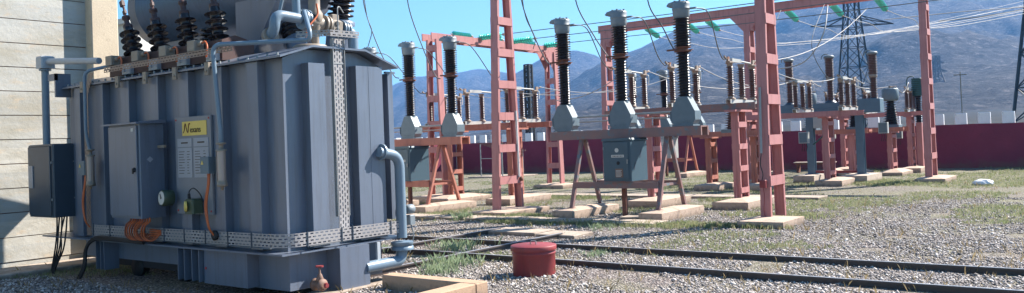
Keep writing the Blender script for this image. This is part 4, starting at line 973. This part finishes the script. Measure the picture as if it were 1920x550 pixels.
# ------------------------------------------------------------------ glass insulator strings and conductors
def gstring(p, q, label, r=.13, n=8):
    p, q = Vector(p), Vector(q); t = thing('insulator_string', label, 'insulator string', p, 'green glass insulator strings')
    d = (q-p); Ln = d.length; pr_ = []; h = Ln*.8/n
    for k in range(n): z = Ln*.1+k*h; pr_ += [(.03, z), (r*.45, z+h*.15), (r, z+h*.42), (r, z+h*.52), (r*.35, z+h*.6), (.03, z+h*.62)]
    MB().lathe(pr_, 14, (0, 0, 0), d).build('glass_discs', 'glass_green', t)
    m = MB(); m.tube([(0, 0, 0), d], .018, 6); m.lathe([(.05, 0), (.05, .08)], 8, d*.97, d); m.build('fitting', 'cast_rusty', t)
wires = []
def wire(pts, label, r=.014, mat='wire_dark', name='conductor', sag=None):
    pts = [Vector(p) for p in pts]
    if sag is not None and len(pts) == 2:
        a, c = pts; n = 16; pts = [a.lerp(c, k/n)-V(0, 0, sag*4*(k/n)*(1-k/n)) for k in range(n+1)]
    else: pts = spl(pts, 6) if len(pts) > 2 else pts
    tag(MB().tube(pts, r, 6).build(name, mat), label, 'wire', 'conductors of the switchyard')
# busbars from gantry 1 along +x
for i, (y, l) in enumerate(((24.3, 'lowest'), (26.3, 'middle'), (28.6, 'highest'))):
    gstring((-20.0, y, 6.02), (-18.7, y, 6.02), 'green glass insulator string on the short gantry beam, %s of three' % ('left', 'middle', 'right')[i], .12, 9)
    wire([(-18.7, y, 6.02), (-9, y, 5.92), (6, y, 6.0)], 'dark overhead conductor starting at the %s green string of the short gantry' % ('left', 'middle', 'right')[i], .014)
for k, y in enumerate((23.4, 25.3, 27.5)):
    gstring((-20.0, y-.6, 6.06), (-20.0, y+.6, 6.05), 'green glass discs lying along the short gantry beam, %s group' % ('left', 'middle', 'right')[k], .12, 9)
# strings on gantry 2, slanting down toward the camera and away
specs = [((1208, 52), 'leftmost, beside the middle head cap'), ((1283, 48), 'behind the tallest breaker pole'), ((1322, 34), 'left of the middle gantry column'), ((1472, 20), 'right of the nearest pink column'), ((1557, 4), 'before the tall dark pylon'), ((1642, -6), 'left of the right gantry column')]
for i, ((px_, py_), l) in enumerate(specs):
    x = OY(px_, py_, 33.4).x
    gstring((x, 33.45, 6.98), (x+.05, 34.75, 6.62), 'slanting green glass insulator string under the long pink gantry, '+l, .13, 9)
    wire([(x+.05, 34.75, 6.62), (x+.5, 37, 6.45), (x+1.5, 42, 6.5), (x+5+i, 60, 8.6+.2*i), (x+16+2*i, 110, 17)], 'pale conductor running from the slanting green string '+l, .012, 'wire_light')
def PXW(seq, label, r=.013, mat='wire_dark'):
    wire([OY(a, b_, y) for a, b_, y in seq], label, r, mat)
# droppers from above to the breakers (feeding the middle flanges)
for k, (sx_, tx, ty, l) in enumerate(((980, 1034, 122, 'left'), (1082, 1148, 112, 'middle'), (1217, 1272, 98, 'right'))):
    PXW([(sx_-10, -60, 18.0), (sx_, 10, 18.2), (sx_+(tx-sx_)*.45, ty-48, 18.5), (tx-10, ty-8, 18.7), (tx, ty, 18.7)], 'dark cable curving down from above to the %s pole of the nearest breaker' % l, .017)
for k, (sx_, tx, ty, l) in enumerate(((683, 748, 147, 'left'), (766, 826, 148, 'right'))):
    PXW([(sx_-8, -50, 18.0), (sx_+2, 20, 18.3), (sx_+30, ty-50, 18.6), (tx-10, ty-6, 18.9), (tx, ty, 18.95)], 'dark cable curving down from above to the %s visible pole of the left breaker' % l, .017)
PXW([(678, -40, 18.0), (688, 30, 18.0), (697, 58, 18.0), (690, 88, 18.0)], 'short dark cable hanging over the right end of the transformer lid', .013)
PXW([(975, -40, 17.5), (985, 30, 18.5), (1003, 70, 19), (1000, 92, 20)], 'thin cable falling beside the pink column top toward the green insulators', .012)
# jumpers from head caps to disconnectors
for k, (x, l) in enumerate(((-12.4, 'left'), (-10.64, 'middle'), (-8.88, 'right'))):
    wire([(x+.38, 18.72, 5.10), (x+.5, 19.2, 5.0), (x+.2, 20.4, 4.25), (x-.02, 21.25, 4.02), (x, 21.4, 4.07)], 'brown jumper cable from the %s head cap of the nearest breaker to its disconnector' % l, .015)
for k, (x, l) in enumerate(((-20.2, 'left'), (-18.44, 'middle'), (-16.68, 'right'))):
    wire([(x+.38, 18.95, 5.10), (x+.5, 19.4, 4.95), (x+.3, 20.6, 4.1), (x, 21.3, 3.85), (x, 21.45, 3.9)], 'jumper cable from the %s head cap of the left breaker to its disconnector' % l, .015)
# slack pale jumpers
for k, (a_, c_, sg, l) in enumerate((((-20.2, 23.6, 3.9), (-18.2, 27, 4.0), .25, 'behind the left breaker'), ((-16.7, 23.6, 3.9), (-14.0, 30, 4.6), .5, 'behind the pink column'), ((-18.45, 23.6, 3.9), (-16.2, 28, 3.9), .2, 'left of the pink column'),
        ((-12.4, 23.5, 4.1), (-10.9, 30, 3.8), .35, 'between the first disconnectors, left'), ((-10.65, 23.5, 4.1), (-9.9, 30, 3.85), .4, 'between the first disconnectors, middle'), ((-8.9, 23.5, 4.1), (-8.3, 30, 3.85), .35, 'between the first disconnectors, right'),
        ((-13.9, 20.5, 3.2), (-11.9, 21.5, 4.1), .25, 'hanging left of the middle breaker pole'), ((-8.9, 23.5, 4.1), (-7.6, 31.2, 6.3), .5, 'sweeping up behind the nearest pink column'))):
    wire([a_, c_], 'pale slack jumper wire '+l, .013, 'wire_light', sag=sg)
wire([OY(1440, 132, 30), OY(1490, 124, 30), OY(1520, 105, 30), OY(1545, 60, 30), OY(1552, 10, 31)], 'thick pale conductor sweeping up right of the nearest pink column', .022, 'wire_light')
wire([OY(1440, 155, 32), OY(1480, 152, 31.5), OY(1500, 155, 31)], 'short pale jumper between column and small disconnector', .018, 'wire_light')
for k, (x, l) in enumerate(((-9.93, 'left'), (-8.33, 'right'))):
    wire([(x, 31.9, 3.88), (x+.15, 32.6, 3.7), (x+.1, 33.2, 4.0), (x+.35, 33.3, 4.5), (x+.3, 33.3, 4.92)], 'pale jumper from the small disconnector to the tall brown pole, %s one' % l, .018, 'wire_light')
    wire([(x, 29.9, 3.88), (x-.3, 29.4, 3.9), (x-.6, 29.0, 5.0), (x-.7, 31, 6.6)], 'thin cable rising from the small disconnector to the long gantry, %s one' % l, .012)
wire([(-8.5, 38, 3.75), (-9.2, 37, 3.7), (-9.8, 35.5, 4.0)], 'pale jumper from the round tank to the left', .02, 'wire_light')
wire([(-8.3, 38, 3.75), (-8.1, 38.6, 3.5), (-8.0, 39.2, 3.95), (-8.2, 39.8, 3.72)], 'pale looping jumper right of the round tank', .02, 'wire_light')
wire([(60, 60, 17), (10, 52, 8.7), (-9, 40, 6.9)], 'pale wire passing the right gantry column toward the right edge', .018, 'wire_light')
wire([OY(1760, 40, 60), OY(1850, 30, 60), OY(1990, 5, 60)], 'pale line crossing the hill at the far right', .035, 'wire_light')
# ------------------------------------------------------------------ distant lattice towers
def pylon(name, label, base, wb, wt, H, mat, arms=(), seg=9, r=.09, rz=0., waist=None):
    t = thing(name, label, 'pylon', base, rz=rz)
    r *= 1.5
    def hw(z): return (wb*(1-z/H)+wt*(z/H))/2 if waist is None else (wb+(wt-wb)*min(1, z/waist))/2
    zs = [H*(1-(1-k/seg)**1.15) for k in range(seg+1)]
    for sx, sy in ((-1, -1), (1, -1), (1, 1), (-1, 1)):
        m = MB()
        for a_, c_ in zip(zs[:-1], zs[1:]): m.bar((sx*hw(a_), sy*hw(a_), a_), (sx*hw(c_), sy*hw(c_), c_), r*1.5)
        m.build('leg', mat, t)
    m = MB()
    for a_, c_ in zip(zs[:-1], zs[1:]):
        A_, C_ = hw(a_), hw(c_)
        for (x0, y0), (x1, y1) in (((-1, -1), (1, -1)), ((1, -1), (1, 1)), ((1, 1), (-1, 1)), ((-1, 1), (-1, -1))):
            m.bar((x0*A_, y0*A_, a_), (x1*C_, y1*C_, c_), r*.6); m.bar((x1*A_, y1*A_, a_), (x0*C_, y0*C_, c_), r*.6)
            m.bar((x0*C_, y0*C_, c_), (x1*C_, y1*C_, c_), r*.7)
    m.build('bracing', mat, t)
    for z, la in arms:
        for s in (-1, 1):
            m = MB(); h = hw(z); tip = V(s*la, 0, z+.1)
            for y in (-h, h): m.bar((s*h, y, z), tip, r); m.bar((s*h, y, z+1.6), tip, r); m.bar((s*(h+(la-h)*.5), y*.5, z+.05), (s*h, y, z+1.6), r*.6)
            m.build('crossarm', mat, t)
    return t
pylon('pylon', 'dark lattice pylon with a crossarm, rising behind the grey beam breaker', (-41.0, 157, 2.2), 5.6, 1.9, 36, 'pylon_steel', ((18.6, 7.5), (25, 5)), 11, .10, math.radians(37), 22)
p2 = G(1925, 300)
pylon('pylon', 'big lattice pylon with a rusty band cut by the right edge of the picture', (-7.0, 118, 2.0), 8.0, 2.2, 34, 'pylon_steel', ((26, 6),), 9, .13, math.radians(37), 30)
pylon('pylon', 'small far pylon on the plain between the two big ones', (-112, 640, 20), 12, 3, 31, 'pylon_rust', ((20, 7), (26, 5)), 8, .35, math.radians(37), 22)
pylon('lattice_mast', 'slim black lattice mast standing behind the back wall', (-33.4, 46, 0), .40, .36, 7.3, 'mast_steel', (), 16, .05)
pp = thing('wooden_pole', 'thin grey wooden pole on the plain beyond the back wall', 'pole', (-12.2, 80, 0)); MB().cyl((0, 0, 0), (0, 0, 6.6), .04, 8).build('shaft', 'wood_grey', pp); MB().box(-.5, .5, -.04, .04, 6.3, 6.38).build('crossarm', 'wood_grey', pp)

# ------------------------------------------------------------------ pebbles and grass
def stuff_mesh(name, v, f, mat, label=None, tones=None):
    me = bpy.data.meshes.new(name); nf = len(f); k = f.shape[1]
    me.vertices.add(len(v)); me.vertices.foreach_set('co', v.astype(np.float32).ravel()); me.loops.add(nf*k); me.loops.foreach_set('vertex_index', f.astype(np.int32).ravel())
    me.polygons.add(nf); me.polygons.foreach_set('loop_start', np.arange(0, nf*k, k, dtype=np.int32)); me.update(calc_edges=True); me.materials.append(MATS[mat])
    if tones is not None: at_ = me.attributes.new('tone', 'FLOAT', 'POINT'); at_.data.foreach_set('value', tones.astype(np.float32))
    me.validate(); o = bpy.data.objects.new(name, me); COL.objects.link(o); o['kind'] = 'stuff'
    if label: o['label'] = label
    return o
def sample_ground(n, fmin, fmax, umin=-.66, umax=.66, pw=1.):
    f = fmin*(fmax/fmin)**(rng.random(n)**pw); u = rng.uniform(umin, umax, n); r = u*f
    return r*math.cos(A)-f*math.sin(A), r*math.sin(A)+f*math.cos(A), f
x, y, f = sample_ground(135000, 9.2, 24, pw=.95)
keep = ~((x > -15.6) & (x < -9.0) & (y > 6.5) & (y < 9.2)); x, y, f = x[keep], y[keep], f[keep]
keep = vnoise(x*1.1, y*1.1, 5) < .84; x, y = x[keep], y[keep]
N = len(x); octa = np.array([(1, 0, 0), (-1, 0, 0), (0, 1, 0), (0, -1, 0), (0, 0, 1), (0, 0, -1)], float); of = np.array([(0, 2, 4), (2, 1, 4), (1, 3, 4), (3, 0, 4), (2, 0, 5), (1, 2, 5), (3, 1, 5), (0, 3, 5)])
s = rng.uniform(.009, .023, N)*(1+.8*(rng.random(N) < .05)); P = octa[None]*np.stack([s*rng.uniform(.8, 1.5, N), s*rng.uniform(.7, 1.1, N), s*rng.uniform(.45, .85, N)], 1)[:, None]
P = P*(1+rng.uniform(-.25, .25, P.shape)); a = rng.uniform(0, 2*PI, N); c, sn = np.cos(a)[:, None], np.sin(a)[:, None]; tl = rng.uniform(-.5, .5, N)[:, None]
X = P[..., 0]*c-P[..., 1]*sn; Y = P[..., 0]*sn+P[..., 1]*c; Zz = P[..., 2]+P[..., 0]*tl
Vv = np.stack([X+x[:, None], Y+y[:, None], Zz+(yardh(x, y)+s*.35)[:, None]], -1).reshape(-1, 3); Ff = (of[None]+np.arange(N)[:, None, None]*6).reshape(-1, 3)
stuff_mesh('gravel', Vv, Ff, 'pebble', 'loose grey and tan gravel stones over the yard', np.repeat(rng.random(N), 6))
def grass(name, x, y, h, mat, nb=6, spread=.04, label=None, wd=.005):
    n = len(x); X = np.repeat(x, nb)+rng.normal(0, spread, n*nb); Y = np.repeat(y, nb)+rng.normal(0, spread, n*nb); H = np.repeat(h, nb)*rng.uniform(.4, 1.1, n*nb)
    a = rng.uniform(0, 2*PI, n*nb); dx, dy = np.cos(a), np.sin(a); w_ = wd*rng.uniform(.6, 1.5, n*nb); lean = H*rng.uniform(.15, .8, n*nb); b2 = a+PI/2+rng.normal(0, .6, n*nb); lx, ly = np.cos(b2)*lean, np.sin(b2)*lean
    z0 = np.full_like(X, -.02); v0 = np.stack([X-dx*w_, Y-dy*w_, z0], 1); v1 = np.stack([X+dx*w_, Y+dy*w_, z0], 1); v2 = np.stack([X+lx*.4+dx*w_*.7, Y+ly*.4+dy*w_*.7, H*.6], 1); v3 = np.stack([X+lx, Y+ly, H], 1)
    v = np.stack([v0, v1, v2, v3], 1).reshape(-1, 3); k = np.arange(n*nb)*4; f_ = np.concatenate([np.stack([k, k+1, k+2], 1), np.stack([k, k+2, k+3], 1)]); return stuff_mesh(name, v, f_, mat, label)
x, y, f = sample_ground(60000, 14, 46, pw=.8)
d = vnoise(x*.45, y*.45, 77)+.25*vnoise(x*2, y*2, 78)+np.clip((y-14)/60, 0, .18)
k = d > .74; x, y, f = x[k], y[k], f[k]
grass('grass', x, y, rng.uniform(.02, .06, len(x))*(1+f/60), 'grass', 5, .05, 'sparse short green grass growing through the gravel', .006)
# denser bright patches beside footings
cx2, cy2 = [], []
for (px_, py_, rx, ry, nn) in ((-13.2, 17.6, 1.0, .5, 700), (-6.9, 17.1, .8, .25, 350), (-6.9, 19.6, 1.2, .7, 300), (-7.4, 32.0, 1.2, 1.0, 1100), (-10.4, 16.6, 1.5, .35, 500), (-15.5, 17.3, 1.2, .3, 400), (-8.4, 16.9, .8, .5, 350), (-12.5, 16.4, 1.2, .3, 300), (-9.5, 23.7, 1.4, .5, 400), (-16, 24, 2, .5, 400)):
    cx2.append(rng.normal(px_, rx*.55, nn)); cy2.append(rng.normal(py_, ry*.55, nn))
x = np.concatenate(cx2); y = np.concatenate(cy2); grass('grass', x, y, rng.uniform(.05, .12, len(x)), 'grass', 6, .04, 'brighter green grass tufts beside the concrete footings', .006)
x = rng.normal(0, 1, 500)*1.1-6.6; y = rng.normal(0, 1, 500)*.15+16.95; xx, yy, ff = sample_ground(1500, 10, 30); grass('dry_grass', np.concatenate([x[:60], xx]), np.concatenate([y[:60], yy]), rng.uniform(.04, .16, 1560), 'dry_grass', 3, .03, 'thin straw coloured dry stalks over the yard', .004)
def weed(x, y, h, n, label, sp=.12):
    e = len([0]); xs_ = rng.normal(x, sp, n); ys_ = rng.normal(y, sp, n); o = grass('weed', xs_, ys_, np.full(n, h*.8), 'weed', 6, .035, None, .0035); del o['kind']; tag(o, label, 'weed', 'bushy weeds between the rails')
for px_, py_, h, n, sp, l in ((850, 498, .24, 50, .22, 'bushy blue green weed beside the crossing rails, nearest the kerb'), (822, 512, .2, 36, .15, 'weed tuft just left of the bushy one by the kerb'), (855, 468, .26, 46, .25, 'weed clump between the crossing rails'), (868, 412, .28, 26, .12, 'small weed standing before the trench slabs'), (715, 470, .14, 30, .15, 'dark green weed by the transformer drain pipe'), (1120, 478, .12, 26, .16, 'low weed between the long rails right of the drum'), (1130, 428, .16, 30, .25, 'weed patch at the foot of the nearest breaker'), (1015, 514, .07, 10, .08, 'dry tuft at the foot of the red drum')):
    g_ = G(px_, py_); weed(g_.x, g_.y, h, n, l, sp)
# scrub bushes on the plain
# ------------------------------------------------------------------ haze
m = MB(); m.box(-3800, 3400, -1500, 4600, -2, 420); hz = m.build('haze', 'ink'); hz['kind'] = 'stuff'
hm = bpy.data.materials.new('haze'); hm.use_nodes = True; t_ = hm.node_tree; t_.nodes.clear(); pv = t_.nodes.new('ShaderNodeVolumePrincipled'); ou = t_.nodes.new('ShaderNodeOutputMaterial'); t_.links.new(pv.outputs[0], ou.inputs['Volume'])
pv.inputs['Color'].default_value = (.20, .48, 1, 1); pv.inputs['Density'].default_value = .00021; pv.inputs['Anisotropy'].default_value = .2
hz.data.materials.clear(); hz.data.materials.append(hm)
